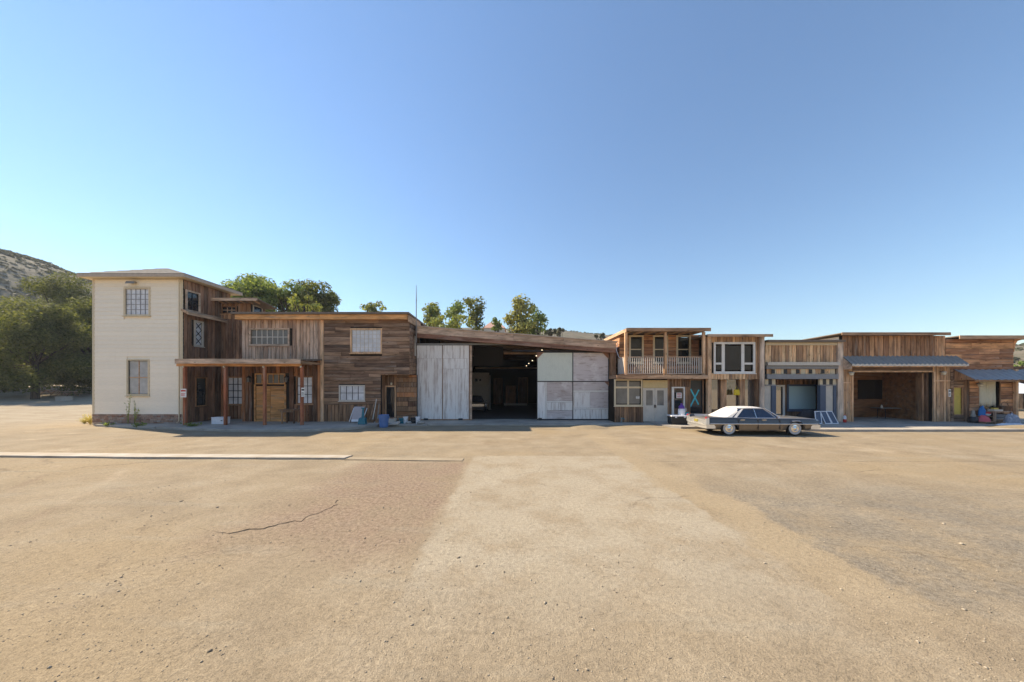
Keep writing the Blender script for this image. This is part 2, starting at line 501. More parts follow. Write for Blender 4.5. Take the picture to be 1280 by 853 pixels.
def glass(name, col, rough=0.03, spec=0.7):
    n = NT(name)
    w_ = n.noise(n.pos(), 1.3, 2)
    n.bump(w_, 0.10, 0.02)
    return n.done(n.mix(0.4, col, n.ramp(n.noise(n.pos(), 2.5, 3), [(0.35, 0.6), (0.7, 1.3)]), 'MULTIPLY'), rough, 0.0, spec)
M['glass_dark'] = glass('glass_dark', (.022, .026, .03))
M['glass_blue'] = glass('glass_blue', (.02, .035, .07))
M['glass_grey'] = glass('glass_grey', (.20, .19, .17), 0.15, 0.5)
M['glass_white'] = glass('glass_white', (.70, .70, .72), 0.2, 0.5)
M['glass_pale'] = glass('glass_pale', (.46, .46, .45), 0.12, 0.5)
n = NT('glass_teal')
n.bump(n.noise(n.pos(), 1.2, 2), 0.2, 0.03)
M['glass_teal'] = n.done((.52, .72, .76), 0.2, 0.15, 0.6)  # base lightened to stand for the sky it reflects
n = NT('glass_mirror')
n.bump(n.noise(n.pos(), 0.9, 2), 0.10, 0.02)
M['glass_mirror'] = n.done((.42, .41, .40), 0.03, 0.9, 0.8)

# weathered sliding door sheets: whitewashed plywood with streaks and brown wear
n = NT('door_sheet')
p = n.vm('ADD', n.pos(), n.vm('SCALE', (31., 17., 53.), n.rnd()))
a = n.noise(n.vm('MULTIPLY', p, (7, 7, 0.6)), 1.0, 5, 0.65)
b_ = n.noise(p, 1.1, 5, 0.6)
c = n.ramp(n.rnd(), [(0, (.78, .74, .69)), (.5, (.85, .81, .76)), (1, (.80, .74, .68))])
c = n.mix(n.mr(a, .46, .66, 0, .75), c, (.46, .37, .32))
c = n.mix(n.mr(n.noise(n.vm('MULTIPLY', p, (3., 3., .35)), 1.0, 6, .7), .58, .74, 0, .45), c, (.52, .43, .36))
c = n.mix(n.mr(b_, .52, .72, 0, .55), c, (.84, .81, .77))
n.bump(a, .3, .006)
M['door_sheet'] = n.done(c, .8, spec=.2)
n = NT('door_brown')
p = n.vm('ADD', n.pos(), n.vm('SCALE', (31., 17., 53.), n.rnd()))
a = n.noise(n.vm('MULTIPLY', p, (1.2, 8, 9)), 1.0, 5, 0.65)
b_ = n.noise(p, 1.4, 5, 0.6)
c = n.ramp(n.rnd(), [(0, (.54, .45, .40)), (.5, (.64, .57, .55)), (1, (.48, .37, .31))])
c = n.mix(n.mr(a, .50, .70, 0, .7), c, (.30, .20, .15))
c = n.mix(n.mr(b_, .50, .68, 0, .6), c, (.80, .75, .70))
n.bump(a, .3, .006)
M['door_brown'] = n.done(c, .8, spec=.2)
M['door_green'] = paint('door_green', (.68, .70, .60), .7, .15, 2.0)

n = NT('brick')
r = n.island()
c = n.ramp(r, [(0, (.30, .15, .10)), (.3, (.40, .25, .18)), (.6, (.46, .34, .27)), (.8, (.26, .17, .13)), (1, (.44, .38, .33))])
n.bump(n.noise(n.pos(), 40, 4), .4, .006)
M['brick'] = n.done(n.mix(.6, c, n.ramp(n.noise(n.pos(), 7, 4), [(.3, .6), (.7, 1.25)]), 'MULTIPLY'), .9, spec=.2)

n = NT('concrete')
p = n.pos()
a = n.noise(p, .9, 6, .6); f = n.noise(p, 30, 4, .6)
c = n.ramp(a, [(.3, (.30, .27, .23)), (.5, (.40, .36, .31)), (.7, (.47, .43, .37))])
c = n.mix(.35, c, n.ramp(f, [(.3, .7), (.7, 1.2)]), 'MULTIPLY')
c = n.mix(.5, c, n.ramp(n.rnd(), [(0, .85), (1, 1.1)]), 'MULTIPLY')
n.bump(f, .25, .006)
M['concrete'] = n.done(c, .9, spec=.2)
n = NT('concrete_pale')
p = n.pos()
a = n.noise(p, 1.3, 6, .6); f = n.noise(p, 30, 4, .6)
c = n.ramp(a, [(.3, (.34, .295, .235)), (.55, (.43, .385, .325)), (.7, (.50, .455, .395))])
c = n.mix(n.mr(n.noise(p, .35, 5, .65), .50, .62, 0, .85), c, (.37, .30, .22))
c = n.mix(.35, c, n.ramp(f, [(.3, .75), (.7, 1.15)]), 'MULTIPLY')
n.bump(f, .25, .006)
M['concrete_pale'] = n.done(c, .9, spec=.2)

def leaf(name, stops, trans=0.35):
    n = NT(name)
    c = n.ramp(n.island(), [(i / (len(stops) - 1), q) for i, q in enumerate(stops)])
    b = n.noise(n.pos(), 0.6, 3)
    c = n.mix(0.7, c, n.ramp(b, [(.3, .6), (.7, 1.35)]), 'MULTIPLY')
    n.done(c, .7, spec=.1)
    tr = n.node('ShaderNodeBsdfTranslucent'); n.put(tr.inputs[0], n.mix(1.0, c, (1.25, 1.2, .6), 'MULTIPLY'))
    mx = n.node('ShaderNodeMixShader'); mx.inputs[0].default_value = trans
    out = n.t.nodes['Material Output']
    n.t.links.new(n.b.outputs[0], mx.inputs[1]); n.t.links.new(tr.outputs[0], mx.inputs[2]); n.t.links.new(mx.outputs[0], out.inputs[0])
    return n.m
M['leaf_oak'] = leaf('leaf_oak', [(.085, .108, .036), (.13, .15, .052), (.21, .215, .08), (.10, .12, .046)], .5)
M['leaf_mid'] = leaf('leaf_mid', [(0.132, 0.192, 0.0672), (0.204, 0.276, 0.096), (0.288, 0.336, 0.12), (0.156, 0.216, 0.084)], .45)
M['leaf_bright'] = leaf('leaf_bright', [(0.195, 0.244, 0.0731), (0.26, 0.293, 0.0894), (0.325, 0.325, 0.0975), (0.163, 0.195, 0.065)])
M['leaf_yellow'] = leaf('leaf_yellow', [(0.208, 0.239, 0.0832), (0.354, 0.333, 0.0936), (0.25, 0.26, 0.0832), (0.416, 0.354, 0.104)])
M['leaf_shrub'] = leaf('leaf_shrub', [(.085, .09, .055), (.12, .12, .075), (.15, .14, .09), (.10, .105, .065)], .2)
M['leaf_weed'] = leaf('leaf_weed', [(0.26, 0.308, 0.0813), (0.39, 0.39, 0.13), (0.195, 0.244, 0.065)])
M['leaf_dry'] = leaf('leaf_dry', [(0.6, 0.552, 0.195), (0.6, 0.488, 0.212), (0.6, 0.6, 0.325)])
n = NT('bark')
f = n.noise(n.vm('MULTIPLY', n.pos(), (6, 6, 1.2)), 1.0, 5)
n.bump(f, .6, .03)
M['bark'] = n.done(n.ramp(f, [(.3, (.035, .026, .02)), (.7, (.13, .10, .08))]), .95, spec=.1)

# yard: sandy dirt over old asphalt with a pale concrete lane, a reddish gravel area and a bare asphalt area
n = NT('yard')
p = n.pos()
xyz = n.sep(p)
dw = n.ma('MULTIPLY', n.ma('SUBTRACT', n.noise(p, .55, 5, .6), .5), 2.2)
dw2 = n.ma('MULTIPLY', n.ma('SUBTRACT', n.noise(p, 2.2, 5, .65), .5), .55)
dx = n.ma('ADD', xyz[0], dw2); dy = n.ma('ADD', xyz[1], dw2)
ex = n.ma('ADD', xyz[0], n.ma('ADD', dw, dw2)); ey = n.ma('ADD', xyz[1], n.ma('ADD', dw, dw2))
big = n.noise(p, .16, 5, .6); mid = n.noise(p, .8, 6, .62); fine = n.noise(p, 14, 5, .7); grit = n.noise(p, 75, 3, .7)
streak = n.noise(n.vm('MULTIPLY', p, (.35, 1.6, 1)), 1.0, 5, .6)
c = n.ramp(mid, [(.30, (0.244, 0.192, 0.132)), (.5, (0.297, 0.236, 0.162)), (.70, (0.345, 0.283, 0.203))])
c = n.mix(n.mr(big, .45, .65, 0, .55), c, (0.33, 0.249, 0.15))
c = n.mix(n.mr(streak, .52, .70, 0, .4), c, (0.32, 0.282, 0.218))
# far yard is browner (thin dust over asphalt)
# pale concrete lane
lane = n.ma('MULTIPLY', n.ma('MULTIPLY', n.mr(dx, -1.52, -1.30), n.mr(dx, 4.03, 3.93)), n.ma('MULTIPLY', n.mr(dy, 2.6, 5.0), n.mr(dy, 11.85, 11.6)))
lanec = n.mix(n.mr(n.noise(p, .9, 6, .65), .42, .68), (0.378, 0.329, 0.254), (0.317, 0.256, 0.181))
c = n.mix(n.ma('MULTIPLY', lane, .72), c, lanec)
# sandy drift along the lane's edge
drift = n.ma('MULTIPLY', n.mr(ex, 3.7, 4.1), n.mr(ex, 5.4, 4.7))
c = n.mix(n.ma('MULTIPLY', n.ma('MULTIPLY', drift, n.mr(dy, 3.0, 4.5)), .6), c, (0.343, 0.269, 0.176))
# reddish gravel
red = n.ma('MULTIPLY', n.ma('MULTIPLY', n.mr(ex, -6.0, -4.2), n.mr(dx, -1.3, -1.75)), n.ma('MULTIPLY', n.mr(ey, 4.4, 5.8), n.mr(dy, 11.1, 10.5)))
c = n.mix(n.ma('MULTIPLY', red, n.mr(mid, .3, .62, .25, .85)), c, n.mix(n.mr(fine, .35, .65), (0.21, 0.146, 0.105), (0.291, 0.214, 0.158)))
# bare asphalt
asp = n.ma('MULTIPLY', n.ma('MULTIPLY', n.mr(ex, 4.75, 5.3), n.mr(ex, 14., 9.)), n.ma('MULTIPLY', n.mr(dy, 3.3, 4.0), n.mr(ey, 9.6, 7.2)))
c = n.mix(n.ma('MULTIPLY', asp, n.mr(n.noise(p, 1.1, 6, .7), .32, .64, .12, .75)), c, n.mix(n.mr(fine, .35, .65), (0.168, 0.147, 0.12), (0.237, 0.209, 0.169)))
# yard by the oaks: paler, greyer
yl = n.ma('MULTIPLY', n.mr(ex, -25.5, -28.), n.mr(xyz[1], 20., 24.))
c = n.mix(n.ma('MULTIPLY', yl, .75), c, n.mix(n.mr(streak, .4, .62), (0.364, 0.312, 0.234), (0.294, 0.234, 0.165)))
# crack lines across the yard
cr = n.ma('ABSOLUTE', n.ma('SUBTRACT', n.ma('ADD', xyz[1], n.ma('MULTIPLY', dw2, .35)), 10.95))
crm = n.ma('MULTIPLY', n.ma('MULTIPLY', n.mr(cr, .05, .015), n.mr(xyz[0], 4.3, 5.2)), n.mr(fine, .40, .56))
c = n.mix(n.ma('MULTIPLY', crm, .7), c, (0.139, 0.107, 0.0764))
# tyre tracks, drips and hairline cracks
def arc(cx, cy, r, w_=.16):
    d_ = n.vm('LENGTH', n.vm('SUBTRACT', p, (cx, cy, 0.)), None)
    return n.mr(n.ma('ABSOLUTE', n.ma('SUBTRACT', n.ma('ADD', d_, n.ma('MULTIPLY', dw2, .12)), r)), w_, w_ * .35)
tr = None
for (cx, cy, r_) in ((-44, 24, 16.), (-44, 24, 14.4), (6, 38, 25.), (6, 38, 23.4), (-30, -6, 24.), (-30, -6, 22.4), (60, 20, 46.), (60, 20, 44.4), (-2, -60, 76.), (-2, -60, 74.5)):
    k_ = arc(cx, cy, r_); tr = k_ if tr is None else n.ma('MAXIMUM', tr, k_)
tr = n.ma('MULTIPLY', tr, n.mr(n.noise(p, .5, 5, .65), .42, .62, 0, .5))
c = n.mix(tr, c, n.mix(n.mr(mid, .4, .6), (0.253, 0.187, 0.128), (0.423, 0.341, 0.245)))
st_ = n.noise(p, .42, 6, .7)
c = n.mix(n.mr(st_, .60, .72, 0, .45), c, (0.202, 0.159, 0.12))
wob = n.node('ShaderNodeCombineXYZ'); n.put(wob.inputs[0], n.ma('MULTIPLY', n.ma('ADD', dw, dw2), .9)); n.put(wob.inputs[1], n.ma('SUBTRACT', n.ma('MULTIPLY', dw2, 1.6), n.ma('MULTIPLY', dw, .7)))
ve = n.node('ShaderNodeTexVoronoi', feature='DISTANCE_TO_EDGE'); n.put(ve.inputs['Vector'], n.vm('ADD', p, wob.outputs[0])); ve.inputs['Scale'].default_value = .34
vd = n.ma('ADD', ve.outputs['Distance'], n.ma('MULTIPLY', n.ma('ABSOLUTE', dw2), .05))
crk = n.ma('MULTIPLY', n.mr(vd, .010, .003), n.mr(big, .50, .58))
c = n.mix(n.ma('MULTIPLY', crk, .4), c, (0.131, 0.096, 0.0683))
# grit and pebbles, and pits whose shade is put into the colour
sp = n.voro(p, 26)
pm = n.ma('MULTIPLY', n.mr(sp, .17, .09), n.mr(mid, .46, .66))
pit = n.ma('MULTIPLY', n.mr(n.voro(p, 48), .20, .10), n.mr(n.noise(p, .9, 5, .7), .44, .60))
c = n.mix(n.ma('MULTIPLY', pit, .6), c, (0.133, 0.104, 0.0767))
pit2 = n.ma('MULTIPLY', n.mr(n.voro(n.vm('ADD', p, (7.3, 2.1, 0.)), 19), .13, .07), n.mr(n.noise(p, .6, 5, .7), .48, .62))
c = n.mix(n.ma('MULTIPLY', pit2, .5), c, (0.154, 0.121, 0.0877))
c = n.mix(n.ma('MULTIPLY', pm, .55), c, (0.0946, 0.0764, 0.0554))
c = n.mix(.55, c, n.ramp(fine, [(.28, .55), (.5, 1.0), (.72, 1.3)]), 'MULTIPLY')
c = n.mix(.7, c, n.ramp(grit, [(.3, .5), (.5, 1.0), (.7, 1.45)]), 'MULTIPLY')
h = n.ma('ADD', n.ma('MULTIPLY', fine, .8), n.ma('ADD', n.ma('MULTIPLY', grit, .6), n.ma('MULTIPLY', n.mr(sp, .2, .05), .35)))
h = n.ma('SUBTRACT', h, n.ma('MULTIPLY', n.ma('ADD', pit, pit2), .6))
n.bump(h, .75, .026)
M['yard'] = n.done(c, .95, spec=.15)

n = NT('patch_asphalt')
p = n.pos()
mid = n.noise(p, 1.2, 6, .62); fine = n.noise(p, 18, 5, .7)
c = n.ramp(mid, [(.3, (0.282, 0.225, 0.159)), (.7, (0.355, 0.296, 0.218))])
c = n.mix(.5, c, n.ramp(fine, [(.28, .65), (.72, 1.25)]), 'MULTIPLY')
n.bump(fine, .5, .018)
M['patch_asphalt'] = n.done(c, .95, spec=.15)

n = NT('hill')
p = n.pos()
a = n.noise(p, .035, 6, .65); b_ = n.noise(p, .18, 6, .7)
c = n.ramp(a, [(.3, (.135, .115, .085)), (.5, (.175, .15, .11)), (.7, (.21, .185, .14))])
c = n.mix(n.mr(b_, .46, .62, 0, .75), c, (.11, .11, .075))
hz = n.sep(p)
gr = n.ma('MULTIPLY', n.mr(hz[2], 16., 8.), n.ma('MULTIPLY', n.mr(hz[0], -55., -65.), n.mr(hz[1], 45., 60.)))
c = n.mix(n.ma('MULTIPLY', gr, .8), c, (.42, .40, .12))
n.bump(b_, .6, .6)
M['hill'] = n.done(c, .95, spec=.1)

n = NT('shingle')
p = n.pos()
c = n.ramp(n.noise(p, 5, 5), [(.3, (.22, .20, .18)), (.7, (.38, .34, .30))])
n.bump(n.noise(n.vm('MULTIPLY', p, (3, 3, 14)), 1.0, 3), .6, .02)
M['shingle'] = n.done(c, .9, spec=.2)

n = NT('stone')
M['stone'] = n.done(n.ramp(n.island(), [(0, (.22, .18, .14)), (.4, (.32, .265, .20)), (.75, (.44, .375, .29)), (1, (.28, .235, .19))]), .9, spec=.15)

# ------------------------------------------------------------------ ground and hills
def g_yard(x, y):
    r = np.clip(y - 22, 0, 70) ** 2 * .0011
    return r * np.clip((-24.0 - x) / 4.0, 0, 1)

def smooth(t):
    t = np.clip(t, 0, 1)
    return t * t * (3 - 2 * t)

def grid_obj(name, xs, ys, zf, mat):
    X, Y = np.meshgrid(xs, ys)
    Z = zf(X, Y)
    nx, ny = len(xs), len(ys)
    v = np.stack([X, Y, Z], -1).reshape(-1, 3)
    i = np.arange(nx * ny).reshape(ny, nx)
    f = np.stack([i[:-1, :-1], i[:-1, 1:], i[1:, 1:], i[1:, :-1]], -1).reshape(-1, 4)
    return np_mesh(name, v, f, mat, smooth=True)

def np_mesh(name, v, f, mat, parent=None, smooth=False):
    me = bpy.data.meshes.new(name)
    v = np.asarray(v, np.float32); f = np.asarray(f, np.int32)
    k = f.shape[1]
    me.vertices.add(len(v)); me.vertices.foreach_set('co', v.ravel())
    me.loops.add(f.size); me.loops.foreach_set('vertex_index', f.ravel())
    me.polygons.add(len(f)); me.polygons.foreach_set('loop_start', np.arange(0, f.size, k, dtype=np.int32))
    if smooth: me.polygons.foreach_set('use_smooth', np.ones(len(f), bool))
    me.update(calc_edges=True); me.validate()
    me.materials.append(M[mat])
    o = bpy.data.objects.new(name, me)
    COL.objects.link(o)
    if parent is not None: adopt(o, parent)
    return o

def fbm(X, Y, s, o=4, seed=0):
    out = np.zeros_like(X); a = 1.0
    r_ = np.random.default_rng(seed)
    for k in range(o):
        for j in range(5):
            t = r_.uniform(0, 2 * math.pi); q = r_.uniform(.6, 1.6) * s * 2 ** k; ph = r_.uniform(0, 9)
            out += a * np.sin((X * math.cos(t) + Y * math.sin(t)) * q + ph) / 5
        a *= .5
    return out

def zg(X, Y):
    near = smooth((26 - np.hypot(X, Y - 6)) / 10)
    return g_yard(X, Y) + near * (fbm(X, Y, .9, 3, 1) * .012 + fbm(X, Y, 6.0, 3, 2) * .004)

xs = np.concatenate([np.linspace(-130, -30, 41)[:-1], np.linspace(-30, -12, 61)[:-1], np.linspace(-12, 12, 281)[:-1], np.linspace(12, 30, 61)[:-1], np.linspace(30, 130, 41)])
ys = np.concatenate([np.linspace(-120, -2, 31)[:-1], np.linspace(-2, 13, 191)[:-1], np.linspace(13, 26, 61)[:-1], np.linspace(26, 130, 61)])
tag(grid_obj('ground', xs, ys, zg, 'yard'), 'sandy sunlit yard of dust, gravel and worn paving', kind='structure')

RIDGE = [(-1500, 200), (-600, 215), (-200, 268), (0, 316), (60, 333), (117, 356), (200, 385), (300, 402), (500, 410), (640, 412), (700, 414), (760, 420), (900, 432), (1100, 436), (1280, 432), (1500, 430), (3000, 440)]
def ridge_z(az):
    az = (az + math.pi) % (2 * math.pi) - math.pi
    out = np.full_like(az, 34.0)
    front = np.abs(az) < R(75)
    px = 640 + F * np.tan(np.clip(az, -R(75), R(75)))
    py = np.interp(px, [q[0] for q in RIDGE], [q[1] for q in RIDGE])
    zf = CAM_H + (480 - py) * (300 * np.cos(az)) / F
    out = np.where(front, zf, 44.0 + 8 * np.sin(az * 5))
    return out
az = np.linspace(-math.pi, math.pi, 481)
rr = np.concatenate([np.linspace(80, 300, 56), np.linspace(310, 520, 12)])
A, RR = np.meshgrid(az, rr)
HX = RR * np.sin(A); HY = RR * np.cos(A)
S = smooth((RR - 135) / 165) * np.where(RR > 300, np.clip(1 - (RR - 300) / 400, .3, 1), 1)
rz_ = ridge_z(A)
HZ = -0.4 + g_yard(HX, HY) * np.clip((120 - RR) / 40, 0, 1) + rz_ * S + fbm(HX, HY, .05, 4, 5) * 1.0 * smooth((RR - 95) / 60) * np.clip(rz_ / 40, .15, 1)
i = np.arange(HX.size).reshape(HX.shape)
f = np.stack([i[:-1, :-1], i[:-1, 1:], i[1:, 1:], i[1:, :-1]], -1).reshape(-1, 4)
hill = np_mesh('hillside', np.stack([HX, HY, HZ], -1).reshape(-1, 3), f, 'hill', smooth=True)
tag(hill, 'dry brown hillside dotted with chaparral', kind='structure')

# ------------------------------------------------------------------ sidewalk, apron, strip
def kerb_y(x):
    return float(np.interp(x, [-25.95, -15.9, -11.3, -9.6, -8.2, 9.0, 9.6, 15.6, 16.8, 40], [19.9, 17.7, 17.7, 18.3, 19.8, 20.2, 18.9, 18.45, 17.7, 17.7]))
def slabs(name, xs_, back, ztop, label, zback=None):
    top = None
    for k in range(len(xs_) - 1):
        a, b = xs_[k] + .006, xs_[k + 1] - .006
        n_ = 3
        pts = [(a + (b - a) * t / n_, kerb_y(a + (b - a) * t / n_)) for t in range(n_ + 1)] + [(b, back(b)), (a, back(a))]
        m = MB().polyz(pts, -0.15, ztop + random.uniform(-.004, .004))
        if top is None:
            top = m.build(name, 'concrete'); tag(top, label, kind='structure')
        else:
            m.build('slab', 'concrete', top, bevel=.012)
SW = 0.13
slabs('sidewalk', [-25.95, -24.6, -22.9, -20.98], lambda x: 20.36, SW, 'grey concrete walk along the foot of the cream house')
slabs('sidewalk', [-20.94, -19.2, -17.3, -15.3, -13.2, -11.2, -9.7, -8.3], lambda x: 24.0 if x < -17.9 else 22.4, SW, 'raised concrete sidewalk under the timber porch')
slabs('sidewalk', [9.2, 11.5, 13.9, 16.4, 19.0, 21.6, 24.3, 27.0, 29.8, 33.0, 37.0], lambda x: 25.4, SW, 'raised concrete sidewalk in front of the right-hand shops')
apr = None
for k in range(6):
    a = -8.26 + k * (17.4 / 6)
    m = MB().box(a + .006, a + 17.4 / 6 - .006, 20.35 if k else 20.1, 23.4, -.1, .075)
    if apr is None: apr = m.build('apron', 'concrete'); tag(apr, 'concrete apron and floor of the big open shed', kind='structure')
    else: m.build('slab', 'concrete', apr)
tag(MB().box(-8.2, 9.1, 23.4, 44, -.1, .07).build('shed_floor', 'shed_floor'), 'concrete floor inside the big shed, coloured dark for its gloom', kind='structure')
# long pale concrete strip
q = [(-22.0, 12.35, 11.65), (-19.0, 12.28, 11.55), (-13.0, 12.0, 11.30), (-9.0, 11.88, 11.22), (-5.85, 11.78, 11.18)]
strip = None
for k in range(len(q) - 1):
    m = MB().hexa([(q[k][0] + .006, q[k][2], -.1), (q[k + 1][0] - .006, q[k + 1][2], -.1), (q[k + 1][0] - .006, q[k + 1][1], -.1), (q[k][0] + .006, q[k][1], -.1),
                   (q[k][0] + .006, q[k][2], .075), (q[k + 1][0] - .006, q[k + 1][2], .07), (q[k + 1][0] - .006, q[k + 1][1], .03), (q[k][0] + .006, q[k][1], .03)])
    if strip is None: strip = m.build('concrete_strip', 'concrete_pale'); tag(strip, 'long pale concrete strip crossing the dusty yard', kind='structure')
    else: m.build('slab', 'concrete_pale', strip, bevel=.01)
MB().hexa([(-5.83, 11.10, -.1), (-1.7, 10.95, -.1), (-1.7, 11.35, -.1), (-5.83, 11.55, -.1), (-5.83, 11.10, .028), (-1.7, 10.95, .018), (-1.7, 11.35, .012), (-5.83, 11.55, .012)]).build('slab', 'patch_asphalt', strip)
# broken lip of an old asphalt overlay, left foreground
pts = []
lip = [(-5.05, 5.72), (-4.6, 5.86), (-4.35, 6.08), (-4.1, 6.2), (-3.98, 6.6), (-3.85, 6.95), (-3.9, 7.15), (-4.0, 7.32)]
for k in range(len(lip) - 1):
    for t in range(5):
        a, b = Vector(lip[k]), Vector(lip[k + 1])
        v = a.lerp(b, t / 5); pts.append((v.x + random.uniform(-.05, .05), v.y + random.uniform(-.06, .06)))
pts += [(-4.3, 7.45), (-5.2, 7.0), (-5.9, 6.4), (-5.8, 5.9), (-5.4, 5.75)]
cx_ = sum(p[0] for p in pts) / len(pts); cy_ = sum(p[1] for p in pts) / len(pts)
vt = [(x, y, .002 if k >= 35 else .0065) for k, (x, y) in enumerate(pts)] + [(x, y, -.05) for x, y in pts] + [(cx_, cy_, .006)]
N_ = len(pts)
m = MB(); m.add(vt, [(k, (k + 1) % N_, 2 * N_) for k in range(N_)] + [(k + N_, (k + 1) % N_ + N_, (k + 1) % N_, k) for k in range(N_)])
tag(m.build('asphalt_patch', 'yard'), 'pale broken lip of old paving in the left foreground', kind='structure')

# gravel in the foreground
def stones(n_, xr, yr, size, dens):
    V = []; Fc = []
    base = np.array([(1, 0, 0), (0, 1, 0), (-1, 0, 0), (0, -1, 0), (0, 0, .8), (0, 0, -.8)], float)
    fc = np.array([(0, 1, 4), (1, 2, 4), (2, 3, 4), (3, 0, 4), (1, 0, 5), (2, 1, 5), (3, 2, 5), (0, 3, 5)])
    k = 0
    while k < n_:
        x = rng.uniform(*xr); y = yr[0] + (yr[1] - yr[0]) * rng.random() ** 1.6
        if rng.random() > dens(x, y): continue
        s_ = size * math.exp(rng.normal(0, .55))
        t = rng.uniform(0, 6.28); c_, s2 = math.cos(t), math.sin(t)
        b = base * rng.uniform(.6, 1.3, (6, 1)) * np.array([1, .75, .65]) * s_
        b = np.stack([b[:, 0] * c_ - b[:, 1] * s2, b[:, 0] * s2 + b[:, 1] * c_, b[:, 2]], -1) + np.array([x, y, float(zg(np.array([x]), np.array([y]))[0]) + s_ * .2])
        V.append(b); Fc.append(fc + 6 * k); k += 1
    return np.concatenate(V), np.concatenate(Fc)
def dens(x, y):
    a = mnoise.noise(Vector((x * .55, y * .55, 3.1))) * .5 + .5
    e = .25 + .9 * math.exp(-((x + 1.2) / .9) ** 2) + .5 * math.exp(-((x - 4.6) / .5) ** 2)
    return max(0.03, min(1, (a - .35) * 2.0)) * min(1, e + .25)
v, f = stones(11000, (-9, 9), (2.3, 11), .0056, dens)
tag(np_mesh('gravel', v, f, 'stone'), 'small loose gravel scattered over the yard', kind='stuff')

def heap(name, c, rx, ry, h, label, mat='yard'):
    xs_ = np.linspace(-1, 1, 25)
    X, Y = np.meshgrid(xs_, xs_)
    r_ = np.clip(1 - (X ** 2 + Y ** 2), 0, 1)
    Z = h * r_ * (1 + .35 * fbm(X, Y, 4.0, 3, int(abs(c[0]) * 10))) - .02
    i = np.arange(625).reshape(25, 25)
    f = np.stack([i[:-1, :-1], i[:-1, 1:], i[1:, 1:], i[1:, :-1]], -1).reshape(-1, 4)
    o = np_mesh(name, np.stack([X * rx + c[0], Y * ry + c[1], Z + c[2]], -1).reshape(-1, 3), f, mat, smooth=True)
    tag(o, label, 'sand heap')
heap('sand_heap', (4.6, 19.2, 0), 1.3, .7, .17, 'low heap of tan sand in front of the right sliding door')
heap('sand_heap', (7.8, 19.6, 0), 2.2, .5, .12, 'long low ridge of sand before the cream double door')
heap('sand_heap', (29.6, 18.5, SW), 2.2, .7, .16, 'grey dirt mound on the sidewalk by the end shop')
# ------------------------------------------------------------------ small fittings
def slab_roof(parent, x0, x1, y0, y1, z0f, z0b, th, mat_top='roof_edge', name='roof', x0b=None, x1b=None):
    """roof slab whose front edge (y0) is at z0f and back edge (y1) at z0b"""
    x0b = x0 if x0b is None else x0b; x1b = x1 if x1b is None else x1b
    return MB().hexa([(x0, y0, z0f - th), (x1, y0, z0f - th), (x1b, y1, z0b - th), (x0b, y1, z0b - th),
                      (x0, y0, z0f), (x1, y0, z0f), (x1b, y1, z0b), (x0b, y1, z0b)]).build(name, mat_top, parent)

def globe_lamp(x, y, z, label, group='globe lamps on the shop fronts'):
    t = thing('wall_lamp', label, 'lamp', (x, y, z), group)
    MB().tube([(x, y, z + .12), (x, y - .16, z + .14)], .02).build('bracket', 'dark_metal', t)
    MB().lathe([(.02, .12), (.13, .10), (.15, .06), (.14, .05)], (x, y - .17, z), 14).build('shade', 'offwhite', t, True)
    MB().lathe([(.02, -.13), (.09, -.09), (.12, 0), (.09, .05), (.03, .06)], (x, y - .17, z), 14).build('globe', 'globe_glass', t, True)

def lantern(x, y, z, label):
    t = thing('lantern', label, 'lamp', (x, y, z), 'lanterns beside the porch door')
    MB().box(x - .03, x + .03, y - .12, y, z + .2, z + .25).build('bracket', 'dark_metal', t)
    MB().box(x - .07, x + .07, y - .2, y - .06, z - .12, z + .16).build('glass_box', 'glass_grey', t)
    b = MB()
    for sx in (-1, 1):
        for sy in (0, 1): b.box(x + sx * .075 - .012, x + sx * .075 + .012, y - .21 + sy * .14, y - .19 + sy * .14, z - .14, z + .17)
    b.build('cage', 'dark_metal', t)
    MB().hexa([(x - .11, y - .24, z + .17), (x + .11, y - .24, z + .17), (x + .11, y - .03, z + .17), (x - .11, y - .03, z + .17),
               (x - .02, y - .15, z + .3), (x + .02, y - .15, z + .3), (x + .02, y - .11, z + .3), (x - .02, y - .11, z + .3)]).build('cap', 'dark_metal', t)

def notice(x, y, z, w, h, label, ink='red_paint', face_y=-1, mat='paper'):
    t = thing('notice', label, 'sign', (x, y, z))
    MB().box(x - w / 2, x + w / 2, y - .006, y + .006, z - h / 2, z + h / 2).build('sheet', mat, t)
    b = MB()
    b.box(x - w * .4, x + w * .4, y - .009, y - .0065, z + h * .18, z + h * .36)
    for k in range(3):
        b.box(x - w * .38, x + w * random.uniform(.2, .38), y - .009, y - .0065, z - h * (.05 + .13 * k) - h * .03, z - h * (.05 + .13 * k) + h * .03)
    b.build('print', ink, t)

# ------------------------------------------------------------------ cream house
WX0, WX1, WY, WYB = -26.67, -20.96, 20.4, 23.8
H = thing('cream_house', 'tall two-storey cream clapboard house with low hip roof and brown board side', 'house', (-23.8, 22.6, 0))
front = Wall('-y', WY, H); side = Wall('+x', WX1, H)
w_up = (ux(157.5, WY), ux(187, WY), uz(393.5, WY), uz(361.5, WY))
w_lo = (ux(161, WY), ux(186, WY), uz(493, WY), uz(451, WY))
zt = 9.30
front.back(WX0 + .02, WX1 - .02, .1, zt, [w_up, w_lo], .2, 'cream_wall', 'front_wall')
front.hboards(WX0, WX1, .74, zt, 'cream_wall', .262, [tuple(a + d for a, d in zip(w_up, (-.09, .09, -.09, .09))), tuple(a + d for a, d in zip(w_lo, (-.09, .09, -.09, .09)))], lap=True, lmin=20, lmax=30, name='siding_board')
MB().box(WX0 - .02, WX0 + .09, WY - .055, WY - .028, .1, zt).build('corner_board', 'cream_trim', H)
MB().box(WX1 - .09, WX1 + .02, WY - .055, WY - .028, .1, zt).build('corner_board', 'cream_trim', H)
